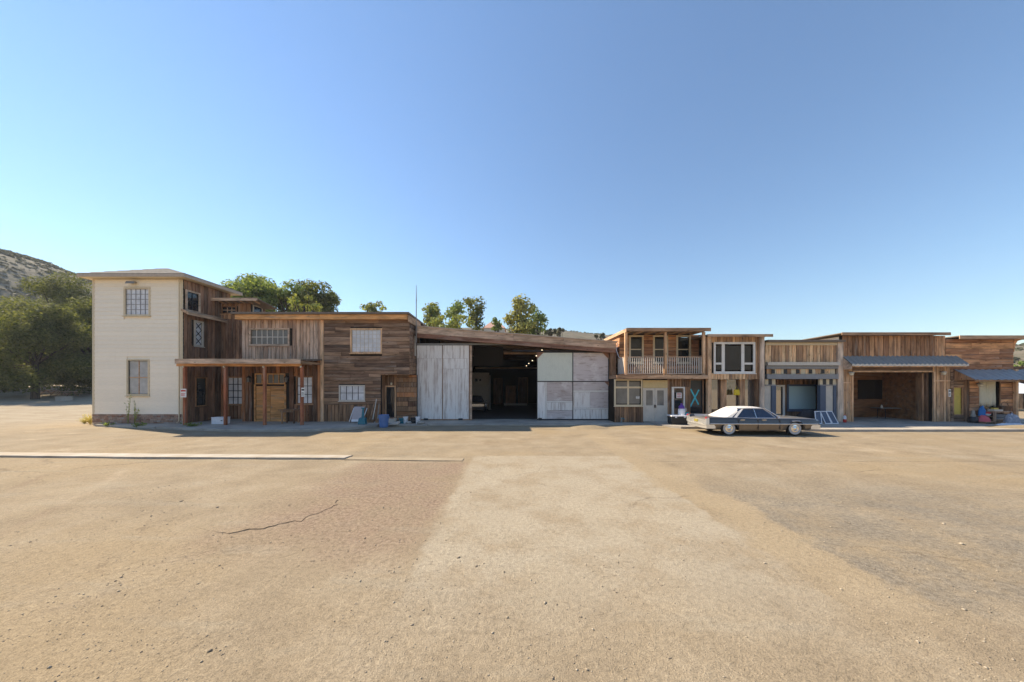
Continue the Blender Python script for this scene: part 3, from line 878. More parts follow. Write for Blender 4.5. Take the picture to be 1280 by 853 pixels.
front.window(*w_up, 5, 5, 'cream_trim', 'glass_white', .09, .03, .07, muntin='grey_blue')
front.window(*w_lo, 2, 2, 'cream_trim', 'glass_pale', .09, .06, .07, muntin='beam_h', split=True)
MB().box(WX0 - .01, WX1 + .01, WYB - .2, WYB, .1, zt).build('back_wall', 'cream_wall', H)
MB().box(WX0, WX0 + .2, WY + .21, WYB - .21, .1, zt).build('side_wall', 'cream_wall', H)
MB().box(WX0 + .2, WX1 - .2, WY + .25, WYB - .25, 4.8, 4.95).build('floor_board', 'interior', H)
# brick footing: small bricks, joined
b = MB()
z = .13
row = 0
MB().box(WX0 + .01, WX1 - .01, WY - .03, WY + .3, -.1, .72).build('footing', 'concrete', H)
while z < .70:
    x = WX0 - (.12 if row % 2 else 0)
    while x < WX1 - .05:
        L = random.uniform(.2, .28)
        a, e = max(x, WX0 - .01), min(x + L - .014, WX1)
        b.box(a, e, WY - .06 - random.uniform(0, .012), WY - .031, z, z + .088)
        x += L
    z += .098; row += 1
o = b.build('brick_course', 'brick', H); o['kind'] = 'stuff'
# brown board side
s_up = (20.62, 21.38, 7.45, 8.62)
s_x = (21.17, 21.6, 5.25, 6.75)
s_lo = (21.22, 21.9, 1.2, 3.02)
side.back(WY + .01, WYB, .1, zt, [s_up, s_x, s_lo], .2)
side.vboards(WY + .03, WYB, .13, zt, 'wood_side_v', .26, [tuple(a + d for a, d in zip(h_, (-.1, .1, -.1, .1))) for h_ in (s_up, s_x, s_lo)])
side.window(*s_up, 2, 2, 'beam_grey_h', 'glass_dark', .1, .04, .06, muntin='dark_metal')
wx = side.window(*s_x, 1, 1, 'offwhite', 'glass_white', .1, .03, .06)
b = side.mb()
for k in range(3):
    za = s_x[2] + k * .5; ya, yb = s_x[0], s_x[1]
    for p0, p1 in (((ya, za), (yb, za + .5)), ((yb, za), (ya, za + .5))):
        b.tube([(p0[0], .0, p0[1]), (p1[0], .0, p1[1])], .022, 6)
b.build('lattice', 'dark_metal', wx)
side.window(*s_lo, 1, 1, 'wood_dark_v', 'glass_dark', .08, .03, .05)
# pent ledge along the side
MB().hexa([(WX1 + .05, WY - .2, 7.28), (WX1 + .52, WY - .2, 7.02), (WX1 + .52, 23.0, 7.02), (WX1 + .05, 23.0, 7.28),
           (WX1 + .05, WY - .2, 7.40), (WX1 + .52, WY - .2, 7.20), (WX1 + .52, 23.0, 7.20), (WX1 + .05, 23.0, 7.40)]).build('pent_ledge', 'beam_y', H)
# hip roof
ex0, ex1, ey0, ey1, ez = WX0 - .42, WX1 + .55, WY - .5, WYB + .45, 9.36
ap = (-23.85, 22.1, 10.62)
r_ = MB().add([(ex0, ey0, ez + .16), (ex1, ey0, ez + .16), (ex1, ey1, ez + .16), (ex0, ey1, ez + .16), ap], [(0, 1, 4), (1, 2, 4), (2, 3, 4), (3, 0, 4)]).build('roof', 'shingle', H)
# courses of shingles standing slightly proud on the slope
for k in range(7):
    t0 = k / 7.0
    b = MB()
    for A_, B_ in (((ex0, ey0), (ex1, ey0)), ((ex1, ey0), (ex1, ey1))):
        def P_(q, t): return (q[0] + (ap[0] - q[0]) * t, q[1] + (ap[1] - q[1]) * t, ez + .16 + (ap[2] - ez - .16) * t)
        a0, b0, b1, a1 = P_(A_, t0), P_(B_, t0), P_(B_, t0 + 1 / 7.0), P_(A_, t0 + 1 / 7.0)
        up = lambda q, h_: (q[0], q[1], q[2] + h_)
        b.hexa([up(a0, .002), up(b0, .002), up(b1, .002), up(a1, .002), up(a0, .035), up(b0, .035), up(b1, .008), up(a1, .008)])
    b.build('shingle_course', 'shingle', r_)
b = MB()
b.box(ex0, ex1, ey0, ey0 + .03, ez - .04, ez + .155); b.box(ex0, ex1, ey1 - .03, ey1, ez - .04, ez + .155)
b.box(ex0, ex0 + .03, ey0 + .03, ey1 - .03, ez - .04, ez + .155); b.box(ex1 - .03, ex1, ey0 + .03, ey1 - .03, ez - .04, ez + .155)
b.build('fascia', 'roof_cream', H)
MB().box(ex0 + .03, ex1 - .03, ey0 + .03, ey1 - .03, ez - .02, ez + .02).build('soffit', 'cream_trim', H)
MB().tube([(WX1 - .16, WY - .12, 9.3), (WX1 - .16, WY - .10, 9.1), (WX1 - .16, WY - .10, .3), (WX1 - .16, WY - .25, .2)], .035, 8).build('downpipe', 'cream_trim', H)
t = thing('flood_lamp', 'grey flood lamp under the eave of the cream house', 'lamp', (ux(168.5, WY), WY, 8.95))
x = ux(168.5, WY)
MB().tube([(x, WY - .02, 9.12), (x, WY - .2, 9.12)], .03).build('bracket', 'dark_metal', t)
MB().hexa([(x - .28, WY - .3, 8.96), (x + .28, WY - .3, 8.96), (x + .25, WY - .1, 9.02), (x - .25, WY - .1, 9.02), (x - .25, WY - .26, 9.12), (x + .25, WY - .26, 9.12), (x + .22, WY - .1, 9.14), (x - .22, WY - .1, 9.14)]).build('housing', 'galv', t)

# ------------------------------------------------------------------ porch house (vertical boards, porch, dormer)
PY, RYY = 21.4, 23.0
PX0, PX1 = -18.03, -12.63
P = thing('porch_house', 'brown vertical-board house with a deep posted porch and small dormer', 'house', (-16.5, 22.0, 0))
main = Wall('-y', PY, P); rec = Wall('-y', RYY, P)
c_w = (ux(314, PY), ux(360.5, PY), uz(430.5, PY), uz(412.5, PY))
d_d = (ux(320, PY), ux(356, PY), SW, uz(482.5, PY))
t_w = (ux(320.5, PY), ux(355.5, PY), uz(479, PY), uz(468.5, PY))
r_w = (ux(372, PY), ux(390.5, PY), uz(504, PY), uz(472, PY))
gr = lambda h_, d=.1: (h_[0] - d, h_[1] + d, h_[2] - d, h_[3] + d)
main.back(PX0, PX1, .05, 6.95, [c_w, r_w, t_w, (d_d[0], d_d[1], 0, d_d[3])])
main.vboards(PX0, PX1 - .16, 4.3, 6.95, 'wood_grey_v', .25, [gr(c_w)])
main.vboards(PX0, PX1 - .16, .13, 4.29, 'wood_porch_v', .25, [gr(r_w, .08), (d_d[0] - .1, d_d[1] + .1, 0, t_w[3] + .1)])
main.plank(PX1 - .15, PX1 + .06, .13, 6.95, 0, .07, 'post_tan_v', 'corner_board')
main.window(*c_w, 7, 2, 'beam_grey_h', 'glass_grey', .1, .05, .07, muntin='offwhite')
main.window(*r_w, 3, 3, 'wood_brown_v', 'glass_white', .08, .035, .05, muntin='dark_metal')
main.window(*t_w, 5, 1, 'wood_door_h', 'glass_grey', .08, .05, .05, sill=False, name='transom')
# double plank doors
dm = (d_d[0] + d_d[1]) / 2
for a, e in ((d_d[0] + .01, dm - .008), (dm + .008, d_d[1] - .01)):
    dr = main.mb().box(a, e, -.06, -.02, SW, d_d[3] - .02).build('door', 'wood_door_h', P)
    zz = SW + .01
    while zz < d_d[3] - .1:
        c_ = main.mb().box(a + .01, e - .01, -.018, .0 + random.uniform(0, .006), zz, min(zz + .17, d_d[3] - .03)).build('door_board', 'wood_door_h', dr)
        zz += .18
main.mb().lathe([(.0, 0), (.035, .01), (.03, .05), (0, .06)], (dm + .12, .0, 1.1), 10, 'y').build('door_knob', 'chrome', P)
b = main.mb(); b.box(d_d[0] - .1, d_d[0], 0, .05, SW, t_w[2] - .09); b.box(d_d[1], d_d[1] + .1, 0, .05, SW, t_w[2] - .09); b.build('door_frame', 'wood_door_h', P)
# recess left of the porch door and dormer above
rw = (ux(285.5, RYY), ux(303, RYY), uz(505, RYY), uz(472.5, RYY))
dw_ = (ux(278.5, RYY), ux(295, RYY), 7.75, 8.15)
DX = -18.75
rec.back(WX1 + .06, PX0 - .01, .05, 7.3, [rw], mat='backing')
rec.back(WX1 + .06, DX, 7.3, 8.45, [dw_], mat='backing', name='dormer_wall')
rec.vboards(WX1 + .06, PX0 - .01, .13, 4.3, 'wood_porch_v', .25, [gr(rw, .08)])
rec.vboards(WX1 + .06, PX0 - .01, 4.31, 7.3, 'wood_side_v', .25)
rec.vboards(WX1 + .06, DX, 7.31, 8.42, 'wood_brown_v', .25, [gr(dw_, .08)])
rec.window(*rw, 3, 4, 'wood_dark_v', 'glass_white', .08, .05, .05, muntin='dark_metal')
rec.window(*dw_, 3, 2, 'wood_brown_v', 'glass_dark', .08, .05, .05, muntin='beam_grey_h')
dside = Wall('+x', DX, P)
dsw = (23.2, 23.95, 7.7, 8.3)
dside.back(RYY + .01, 24.3, 7.0, 8.3, [dsw], name='dormer_wall')
dside.vboards(RYY + .03, 24.3, 7.2, 8.3, 'wood_brown_v', .25, [gr(dsw, .08)])
dside.window(*dsw, 1, 1, 'offwhite', 'glass_blue', .07, .03, .05)
slab_roof(P, -21.6, -17.7, 22.25, 24.2, 8.60, 8.32, .05, 'roof_edge', 'dormer_roof')
MB().box(-21.6, -17.7, 22.22, 22.25, 8.42, 8.62).build('dormer_fascia', 'beam_grey_h', P)
# rafters tails under the dormer eave
for k in range(6):
    x = -20.6 + k * .5
    block('rafter_tail', 'beam_y', (x, 22.62, 8.455), (.07, .7, .09), P, (R(-9), 0, 0))
# main flat roof + cornice
slab_roof(P, -18.35, PX1 - .005, 20.85, 27.0, 7.34, 7.2, .13, 'roof_edge')
MB().box(-18.2, PX1 - .005, 21.0, 21.34, 6.90, 7.2).build('cornice', 'wood_orange_h', P)
MB().box(-18.03, -17.9, 21.6, 27, .1, 7.15).build('side_wall', 'backing', P)
MB().box(-18.03, PX1, 26.8, 27, .1, 7.05).build('back_wall', 'backing', P)
# porch roof and posts
slab_roof(P, ux(219, 19.2), ux(376, 19.2), 19.2, 21.36, 4.13, 4.28, .07, 'roof_edge', 'porch_roof')
MB().box(ux(219, 19.2), ux(376, 19.2), 19.17, 19.2, 3.86, 4.15).build('porch_fascia', 'beam_grey_h', P)
slab_roof(P, ux(376, 19.2) + .01, PX1 - .02, 19.75, 21.36, 4.13, 4.28, .07, 'roof_edge', 'porch_roof')
MB().box(ux(376, 19.2) + .01, PX1 - .02, 19.72, 19.75, 3.92, 4.15).build('porch_fascia', 'beam_grey_h', P)
MB().box(ux(221, 19.55), PX1 - .3, 19.52, 19.68, 3.72, 3.88).build('porch_beam', 'wood_orange_h', P)
for k in range(13):
    x = -20.0 + k * .6
    MB().box(x - .04, x + .04, 19.69 if x > -12.8 else 19.22, 21.36, 3.90, 4.035).build('rafter', 'beam_y', P)
for px in (231.5, 282, 331, 377.5):
    x = ux(px, 19.6)
    po = MB().box(x - .075, x + .075, 19.53, 19.67, SW, 3.72).build('post', 'post_red_v', P, bevel=.012)
    MB().lathe([(.0, -.06), (.05, -.03), (.055, .02), (.03, .06), (0, .07)], (x, 19.48, 3.68), 10).build('bulb', 'globe_glass', po, True)
lantern(ux(313.5, PY), PY - .03, uz(475.5, PY), 'black lantern left of the orange double door')
lantern(ux(360, PY), PY - .03, uz(475.5, PY), 'black lantern right of the orange double door')
notice(ux(230.5, 19.5), 19.44, uz(491.5, 19.5), .36, .52, 'pink and white notice on the porch corner post')
notice(ux(379.5, 19.5), 19.44, uz(490.5, 19.5), .2, .55, 'white paper notice on the right porch post', 'dark_metal')

# ------------------------------------------------------------------ plank house (horizontal boards)
KX0, KX1, KYB = -12.62, -6.85, 23.7
K = thing('plank_house', 'flat-roofed house clad in dark horizontal planks with a corner entry', 'house', (-9.7, 22.5, 0))
kf = Wall('-y', PY, K)
u_w = (ux(440, PY), ux(476, PY), uz(440, PY), uz(412.5, PY))
l_w = (ux(425.5, PY), ux(455, PY), uz(500, PY), uz(483, PY))
EX, EZ = ux(476, PY), uz(468, PY)
ent = (EX, KX1 + .5, 0, EZ)
kf.back(KX0, KX1, .05, 6.95, [u_w, l_w, ent])
kf.hboards(KX0 + .07, KX1, 1.26, 6.95, 'wood_brown_h', .235, [gr(u_w), gr(l_w, .08), ent], lmin=.7, lmax=3.4)
kf.vboards(KX0 + .07, EX, .13, 1.25, 'wood_dark_v', .27, [gr(l_w, .08)])
kf.window(*u_w, 7, 5, 'post_tan_v', 'glass_white', .1, .022, .06, muntin='offwhite')
kf.window(*l_w, 4, 2, 'offwhite', 'glass_white', .08, .03, .05, muntin='dark_metal')
kr = Wall('+x', KX1, K)
kr.back(PY + .0, KYB, EZ, 7.0)
kr.hboards(PY - .02, KYB, EZ, 6.95, 'wood_brown_h', .26, lmin=3, lmax=4)
kr.plank(22.35, 22.6, 4.6, 6.0, .045, .075, 'offwhite', 'batten')
# entry recess
ery = 22.25
er = Wall('-y', ery, K)
e_d = (ux(483, ery), ux(493.5, ery), SW + .05, uz(484, ery))
er.back(EX - .05, -6.62, .05, EZ - .02, [e_d])
er.hboards(ux(496, ery), -6.62, .13, EZ - .02, 'wood_dark_v', .34, lmin=.6, lmax=1.4, mats=['wood_dark_v', 'wood_porch_v', 'plywood', 'wood_brown_h'])
er.vboards(EX, ux(481, ery), .13, EZ - .02, 'wood_dark_v', .2)
er.vboards(ux(481, ery), ux(496, ery), uz(482, ery), EZ - .02, 'wood_dark_v', .3)
dr = er.mb().box(e_d[0], e_d[1], -.06, -.02, e_d[2], e_d[3]).build('screen_door', 'glass_dark', K)
b = er.mb()
for q in np.linspace(e_d[0] + .05, e_d[1] - .05, 5): b.box(q - .012, q + .012, -.018, 0, e_d[2], e_d[3])
for q in (e_d[2] + .04, (e_d[2] + e_d[3]) / 2, e_d[3] - .04): b.box(e_d[0], e_d[1], .001, .018, q - .04, q + .04)
b.build('door_bars', 'dark_metal', dr)
b = er.mb(); b.box(e_d[0] - .1, e_d[0], 0, .06, SW, e_d[3] + .1); b.box(e_d[1], e_d[1] + .1, 0, .06, SW, e_d[3] + .1); b.box(e_d[0], e_d[1], 0, .06, e_d[3], e_d[3] + .1)
b.build('door_frame', 'post_tan_v', K)
MB().lathe([(.0, -.1), (.06, -.06), (.07, .05), (.0, .1)], (ux(490, ery), ery - .12, uz(480, ery)), 10).build('entry_lamp', 'globe_glass', K, True)
MB().box(EX, KX1, PY - .02, ery - .02, EZ - .05, EZ - .0).build('entry_ceiling', 'wood_dark_v', K)
MB().box(EX - .06, EX - .0, PY + .2, ery - .01, .13, EZ - .06).build('entry_side', 'wood_dark_v', K)
slab_roof(K, PX1 + .005, KX1 + .12, 20.85, 27.0, 7.34, 7.2, .13, 'roof_edge')
MB().box(PX1 + .005, KX1 - .02, 21.0, 21.34, 6.90, 7.2).build('cornice', 'wood_orange_h', K)
MB().box(KX1 + .05, KX1 + .10, 20.9, KYB, 6.72, 7.16).build('side_fascia', 'beam_y', K)
MB().box(KX0, KX1, 26.8, 27, .1, 7.05).build('back_wall', 'backing', K)
t = thing('antenna_mast', 'thin pale antenna mast at the corner of the plank house', 'antenna', (-6.72, 21.95, 5.6))
x_ = ux(520.3, 22.0)
MB().tube([(x_, 22.0, 5.5), (x_, 22.0, 8.4), (x_, 22.0, 9.45)], [.035, .03, .015]).build('pole', 'galv', t)
MB().tube([(x_, 22.0, 8.4), (x_ + .02, 22.0, 8.44)], .06).build('joint', 'galv', t)

# ------------------------------------------------------------------ big open shed
SY = 22.6
S_ = thing('open_shed', 'wide shed with sloping timber fascia and two sliding doors standing open', 'shed', (0, 30, 0))
sx0, sx1 = -6.58, 7.2
fy = 22.15
def ztop(x): return 6.66 + (x - sx0) / (sx1 - sx0) * (5.58 - 6.66)
def strip_board(x0, x1, y0, y1, d_top, d_bot, name, mat):
    return MB().hexa([(x0, y0, ztop(x0) - d_bot), (x1, y0, ztop(x1) - d_bot), (x1, y1, ztop(x1) - d_bot), (x0, y1, ztop(x0) - d_bot),
               (x0, y0, ztop(x0) - d_top), (x1, y0, ztop(x1) - d_top), (x1, y1, ztop(x1) - d_top), (x0, y1, ztop(x0) - d_top)]).build(name, mat, S_)
cuts = [sx0, -3.4, .1, 3.6, sx1]
for k in range(4): strip_board(cuts[k] + .006, cuts[k + 1] - .006, fy, fy + .06, .05, .50, 'fascia_board', 'beam_grey_h')
strip_board(sx0, sx1, fy + .02, fy + .30, .50, .78, 'lintel_beam', 'beam_red_h')
strip_board(sx0 - .02, sx1 + .1, fy - .06, 43, -.02, .05, 'roof', 'roof_cream')
for k in range(9):
    y = 24.5 + k * 2.1
    strip_board(sx0, sx1, y, y + .12, .055, .35, 'rafter', 'wood_brown_h')
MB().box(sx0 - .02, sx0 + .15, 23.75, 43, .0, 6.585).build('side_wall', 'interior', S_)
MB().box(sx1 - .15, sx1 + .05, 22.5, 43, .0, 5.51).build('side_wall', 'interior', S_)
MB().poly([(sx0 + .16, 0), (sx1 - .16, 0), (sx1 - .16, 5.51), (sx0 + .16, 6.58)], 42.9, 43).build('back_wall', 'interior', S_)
MB().box(6.86, 7.25, 22.3, 22.62, .07, 5.0).build('jamb', 'wood_dark_v', S_)
# left door: two tall sheets with a seam, battens and stile
d0, d1, dz0, dz1 = ux(521, SY), ux(590, SY), .14, uz(432, SY)
dl = thing('sliding_door', 'tall whitewashed sliding door left of the shed opening', 'door', ((d0 + d1) / 2, SY, dz0), 'shed sliding doors')
lw = Wall('-y', SY, dl)
MB().box(d0, d1 - .05, SY + .04, SY + .10, dz0, dz1).build('core', 'wood_dark_v', dl)
m1 = d0 + (d1 - d0) * .465; e1 = d1 - .22
for (a, e, z0, z1) in ((d0, m1 - .02, dz0 + .02, 4.45), (d0, m1 - .02, 4.46, dz1), (m1 + .03, e1, dz0 + .02, 3.7), (m1 + .03, e1, 3.71, 4.43), (m1 + .03, m1 + .03 + (e1 - m1) * .62, 4.44, dz1), (m1 + .04 + (e1 - m1) * .62, e1, 4.44, dz1)):
    lw.plank(a, e, z0, z1, -.035, .0 + random.uniform(0, .012), 'door_sheet', 'sheet')
lw.plank(m1 - .018, m1 + .028, dz0, dz1, -.035, .03, 'wood_dark_v', 'batten')
lw.plank(e1 + .01, e1 + .07, dz0, dz1, -.035, .03, 'wood_dark_v', 'batten')
lw.plank(e1 + .075, d1, dz0, dz1, -.035, .035, 'beam_grey_h', 'stile')
lw.plank(d0, d1, dz0 - .06, dz0 + .015, -.035, .04, 'wood_dark_v', 'bottom_rail')
for x in (d0 + .5, d1 - .95): MB().box(x, x + .3, SY - .06, SY - .045, .085, .22).build('roller', 'black_plastic', dl)
MB().box(d0 - .0, ux(640, SY), SY - .04, SY + .08, dz1 + .04, dz1 + .14).build('door_track', 'galv', S_)
# right door: four panels in a steel frame
d0, d1, dz0, dz1 = ux(671, SY), ux(761, SY), .13, uz(440.5, SY)
dl = thing('sliding_door', 'four-panel sliding door with a pale green corner right of the shed opening', 'door', ((d0 + d1) / 2, SY, dz0), 'shed sliding doors')
lw = Wall('-y', SY, dl)
MB().box(d0 + .03, d1 - .03, SY + .04, SY + .10, dz0, dz1).build('core', 'wood_dark_v', dl)
mx_, mz_ = d0 + (d1 - d0) * .50, uz(477, SY)
lw.plank(d0 + .05, mx_ - .03, mz_ + .03, dz1 - .04, -.035, .006, 'door_green', 'sheet')
lw.plank(mx_ + .03, d1 - .05, mz_ + .03, dz1 - .04, -.035, .002, 'door_brown', 'sheet')
xa = d0 + .05
for (a, e, z0, z1, mt) in ((xa, xa + .55, dz0 + .04, mz_ - .04, 'door_sheet'), (xa + .66, mx_ - .03, 1.45, mz_ - .04, 'door_brown'), (xa + .66, mx_ - .03, .78, 1.33, 'door_sheet'),
                           (xa + .66, mx_ - .03, dz0 + .04, .76, 'door_brown'), (mx_ + .03, d1 - .05, 2.2, mz_ - .04, 'door_brown'), (mx_ + .03, mx_ + 1.2, .95, 2.06, 'door_sheet'),
                           (mx_ + 1.21, d1 - .35, .95, 2.06, 'door_brown'), (d1 - .34, d1 - .05, .95, 2.06, 'door_brown'), (mx_ + .03, d1 - .05, dz0 + .04, .83, 'door_sheet')):
    lw.plank(a, e, z0, z1, -.035, random.uniform(0, .012), mt, 'sheet')
for (a, e, z0, z1) in ((xa + .56, xa + .65, dz0 + .04, mz_ - .04), (xa + .66, mx_ - .03, 1.34, 1.44), (mx_ + .03, d1 - .05, 2.07, 2.19), (mx_ + .03, d1 - .05, .84, .94)):
    lw.plank(a, e, z0, z1, -.035, .02, 'white_paint', 'patch_strip')
for (a, e, z0, z1) in ((d0, d0 + .045, dz0, dz1), (d1 - .045, d1, dz0, dz1), (mx_ - .025, mx_ + .025, dz0, dz1)):
    lw.plank(a, e, z0, z1, -.03, .03, 'dark_metal', 'stile')
for (z0, z1) in ((dz0 - .04, dz0 + .03), (dz1 - .03, dz1 + .02), (mz_ - .025, mz_ + .025)):
    lw.plank(d0, d1, z0, z1, -.028, .028, 'dark_metal', 'rail')
for (cx_, sg) in ((d0, 1), (d1, -1)):
    b = MB().poly([(cx_, dz1), (cx_ + sg * .5, dz1), (cx_, dz1 - .5)], SY - .034, SY - .031); b.build('gusset', 'beam_red_h', dl)
b = MB().poly([(d1, mz_), (d1 - .35, mz_), (d1, mz_ - .35)], SY - .034, SY - .031); b.build('gusset', 'beam_red_h', dl)
MB().box(d0 + .1, d0 + .35, SY - .06, SY - .036, .085, .24).build('roller', 'black_plastic', dl)
MB().box(ux(640, SY) + .01, sx1 - .2, SY - .04, SY + .08, dz1 + .06, dz1 + .13).build('door_track', 'dark_metal', S_)
# inside the shed
MB().box(ux(592, 26), ux(629, 26), 26, 26.08, uz(457, 26), uz(434, 26)).build('hanging_panel', 'interior', S_)
MB().box(ux(630, 25.5), ux(671, 25.5), 25.5, 25.6, uz(443, 25.5), uz(441, 25.5)).build('pipe', 'beam_h', S_)
MB().box(ux(594, 34), ux(680, 34), 34, 34.1, uz(461, 34), uz(459.5, 34)).build('pipe', 'beam_grey_h', S_)
for i_, (px, py, y) in enumerate(((677.5, 438, 25), (670.5, 445, 29), (665.5, 451, 33), (661, 454.5, 36.5), (658, 457.5, 40), (620.5, 455, 30))):
    x, z = ux(px, y), uz(py, y)
    t = thing('hanging_lamp', ['lit hanging lamp nearest the right sliding door', 'second lit lamp of the row inside the shed', 'third lit lamp of the row inside the shed', 'fourth lit lamp of the row inside the shed', 'farthest lit lamp of the row inside the shed', 'lone lit lamp below the dark hanging panel in the shed'][i_], 'lamp', (x, y, z), 'lamps hanging in the shed')
    MB().tube([(x, y, z + .1), (x, y, min(ztop(x) - .06, z + 1.6))], .012, 5).build('cord', 'black_plastic', t)
    MB().lathe([(.03, .14), (.07, .1), (.16, .03), (.15, .03)], (x, y, z), 12).build('shade', 'dark_metal', t, True)
    MB().lathe([(.0, -.05), (.05, -.03), (.06, 0), (.04, .03), (0, .04)], (x, y, z), 10).build('bulb', 'lamp_on', t, True)
t = thing('cabinet', 'tall pale cabinet inside the shed behind the parked car', 'cabinet', (ux(600, 33), 33, .075))
MB().box(ux(588, 33), ux(611, 33), 33, 33.8, .075, uz(466, 33)).build('carcass', 'offwhite', t, bevel=.02)
b = MB(); b.box(ux(594, 33), ux(597, 33), 32.985, 32.998, uz(477, 33), uz(473.5, 33)); b.box(ux(599, 33), ux(601.5, 33), 32.985, 32.998, uz(476.5, 33), uz(474, 33)); b.build('handle', 'black_plastic', t)
t = thing('white_pole', 'slim white pole standing inside the shed', 'pole', (ux(612.5, 32), 32, .075))
MB().tube([(ux(612.5, 32), 32, .075), (ux(612.5, 32), 32, uz(469, 32))], .05).build('shaft', 'white_paint', t)
MB().lathe([(.16, 0), (.16, .03), (.05, .05)], (ux(612.5, 32), 32, .075), 12).build('foot', 'white_paint', t)
for (p0, p1, py, lab) in ((617, 628, 473, 'tall brown crate against the shed back wall'), (632, 645, 482, 'square brown crate in the middle of the shed back wall'), (648, 660, 472, 'tall brown crate at the right of the shed back wall')):
    y = 40.5
    t = thing('crate', lab, 'crate', (ux((p0 + p1) / 2, y), y, .075), 'crates at the back of the shed')
    x0, x1, z1 = ux(p0, y), ux(p1, y), uz(py, y)
    MB().box(x0, x1, y, y + .9, .075, z1).build('body', 'wood_dark_v', t)
    b = MB()
    for q in (x0, x1 - .08): b.box(q, q + .08, y - .03, y - .002, .075, z1)
    for q in (.075, z1 - .1): b.box(x0 + .08, x1 - .08, y - .03, y - .002, q, q + .1)
    b.build('frame', 'wood_brown_v', t)
t = tag(MB().box(ux(630, 38), ux(659, 38), 38, 38.2, .075, .3).build('floor_light_bar', 'offwhite'), 'long pale bar standing for light on the shed floor', 'light streak')  # bar put in for the streak of light on the floor
# ------------------------------------------------------------------ balcony house
BY, BUY = 21.4, 22.7
B = thing('balcony_house', 'two-storey board house with an upper balcony and cream shop front', 'house', (10, 22.5, 0))
bl = Wall('-y', BY, B); bu = Wall('-y', BUY, B)
BX0, BX1 = ux(768, BY), ux(880, BY)
BZ = uz(473.6, BY)          # underside of balcony
lw_ = (ux(769.5, BY), ux(801, BY), uz(506, BY), uz(476, BY))
dd = (ux(805, BY), ux(832.5, BY), SW, uz(475.5, BY))
sd = (ux(841, BY), ux(854.5, BY), SW, uz(485.5, BY))
xg = (ux(862.5, BY), ux(878, BY), uz(519, BY), uz(475.5, BY))
bl.back(BX0, BX1, .0, BZ - .02, [lw_, (dd[0], dd[1], -1, dd[3]), (sd[0], sd[1], -1, sd[3]), xg])
bl.vboards(BX0, dd[0] - .06, .08, lw_[2] - .1, 'wood_dark_v', .16)
bl.vboards(dd[1] + .06, sd[0] - .1, .08, BZ - .02, 'wood_dark_v', .16)
bl.vboards(sd[0] - .1, xg[0] - .06, sd[3] + .09, BZ - .02, 'wood_dark_v', .16)
bl.vboards(sd[1] + .09, xg[0] - .06, .08, sd[3] + .08, 'wood_dark_v', .16)
bl.vboards(xg[0] - .06, BX1, .08, xg[2] - .08, 'wood_dark_v', .16)
m_ = (lw_[0] + lw_[1]) / 2
bl.window(*lw_, frame='cream_trim', pane='glass_grey', fw=.09, mw=.12, us=[lw_[0], m_, lw_[1]], ws=[lw_[2], uz(484.5, BY), lw_[3]], split=True)
notice(ux(797, BY), BY - .01, uz(497, BY), .22, .16, 'tiny white card in the cream shop window', 'dark_metal')
# double door
bl.mb().box(dd[0] - .08, dd[1] + .08, -.05, .05, uz(485, BY), dd[3]).build('transom_panel', 'yellow_trim', B)
dm = (dd[0] + dd[1]) / 2
for a, e in ((dd[0], dm - .008), (dm + .008, dd[1])):
    z1 = uz(485.2, BY)
    gl = (a + .14, e - .14, uz(507, BY), z1 - .16)
    b = bl.mb()
    b.box(a, gl[0], -.05, 0, SW, z1); b.box(gl[1], e, -.05, 0, SW, z1); b.box(gl[0], gl[1], -.05, 0, SW, gl[2]); b.box(gl[0], gl[1], -.05, 0, gl[3], z1)
    b.box(a + .12, e - .12, .0, .015, SW + .25, gl[2] - .15)
    dr = b.build('door', 'offwhite', B)
    bl.mb().box(gl[0], gl[1], -.035, -.02, gl[2], gl[3]).build('pane', 'glass_grey', dr)
    bl.mb().box(dm - .05 if a < dm - .1 else dm + .03, dm - .03 if a < dm - .1 else dm + .05, .0, .05, 1.05, 1.25).build('handle', 'dark_metal', dr)
b = bl.mb(); b.box(dd[0] - .08, dd[0], -.05, .04, SW, uz(485, BY) - .002); b.box(dd[1], dd[1] + .08, -.05, .04, SW, uz(485, BY) - .002); b.build('door_frame', 'offwhite', B)
# single door with white frame
b = bl.mb(); b.box(sd[0] - .09, sd[0] + .06, -.05, .05, SW, sd[3]); b.box(sd[1] - .02, sd[1] + .07, -.05, .05, SW, sd[3]); b.box(sd[0] - .09, sd[1] + .07, -.05, .048, sd[3] + .002, sd[3] + .09)
b.build('door_frame', 'white_paint', B)
dr = bl.mb().box(sd[0] + .06, sd[1] - .02, -.08, -.04, SW, sd[3]).build('door', 'wood_dark_v', B)
bl.mb().box(sd[0] + .14, sd[1] - .1, -.038, -.03, 1.0, sd[3] - .12).build('pane', 'glass_dark', dr)
notice(ux(848.7, BY - .05), BY - .06, uz(494.5, BY), .36, .36, 'white and red notice on the glass of the narrow door')
# dark glass with a taped cross
wx = bl.window(*xg, 1, 1, 'wood_dark_v', 'glass_dark', .06, .03, .05, sill=False)
b = bl.mb()
def tape(p0, p1, w_=.045):
    a, c = Vector((p0[0], 0, p0[1])), Vector((p1[0], 0, p1[1]))
    d = (c - a).normalized(); nrm = Vector((d.z, 0, -d.x)) * w_
    q = [a + nrm, a - nrm, c - nrm, c + nrm]
    b.hexa([(v.x, -.028, v.z) for v in q] + [(v.x, -.022, v.z) for v in q])
tape((ux(863.5, BY), uz(486.5, BY)), (ux(873.5, BY), uz(506, BY)))
b.build('tape_strip', 'teal_light', wx)
b = bl.mb(); b.xf = lambda u, d, w: bl.xf(u, d + .007, w)
tape((ux(873.8, BY), uz(487.5, BY)), (ux(862.8, BY), uz(509, BY)))
b.build('tape_strip', 'teal_light', wx)
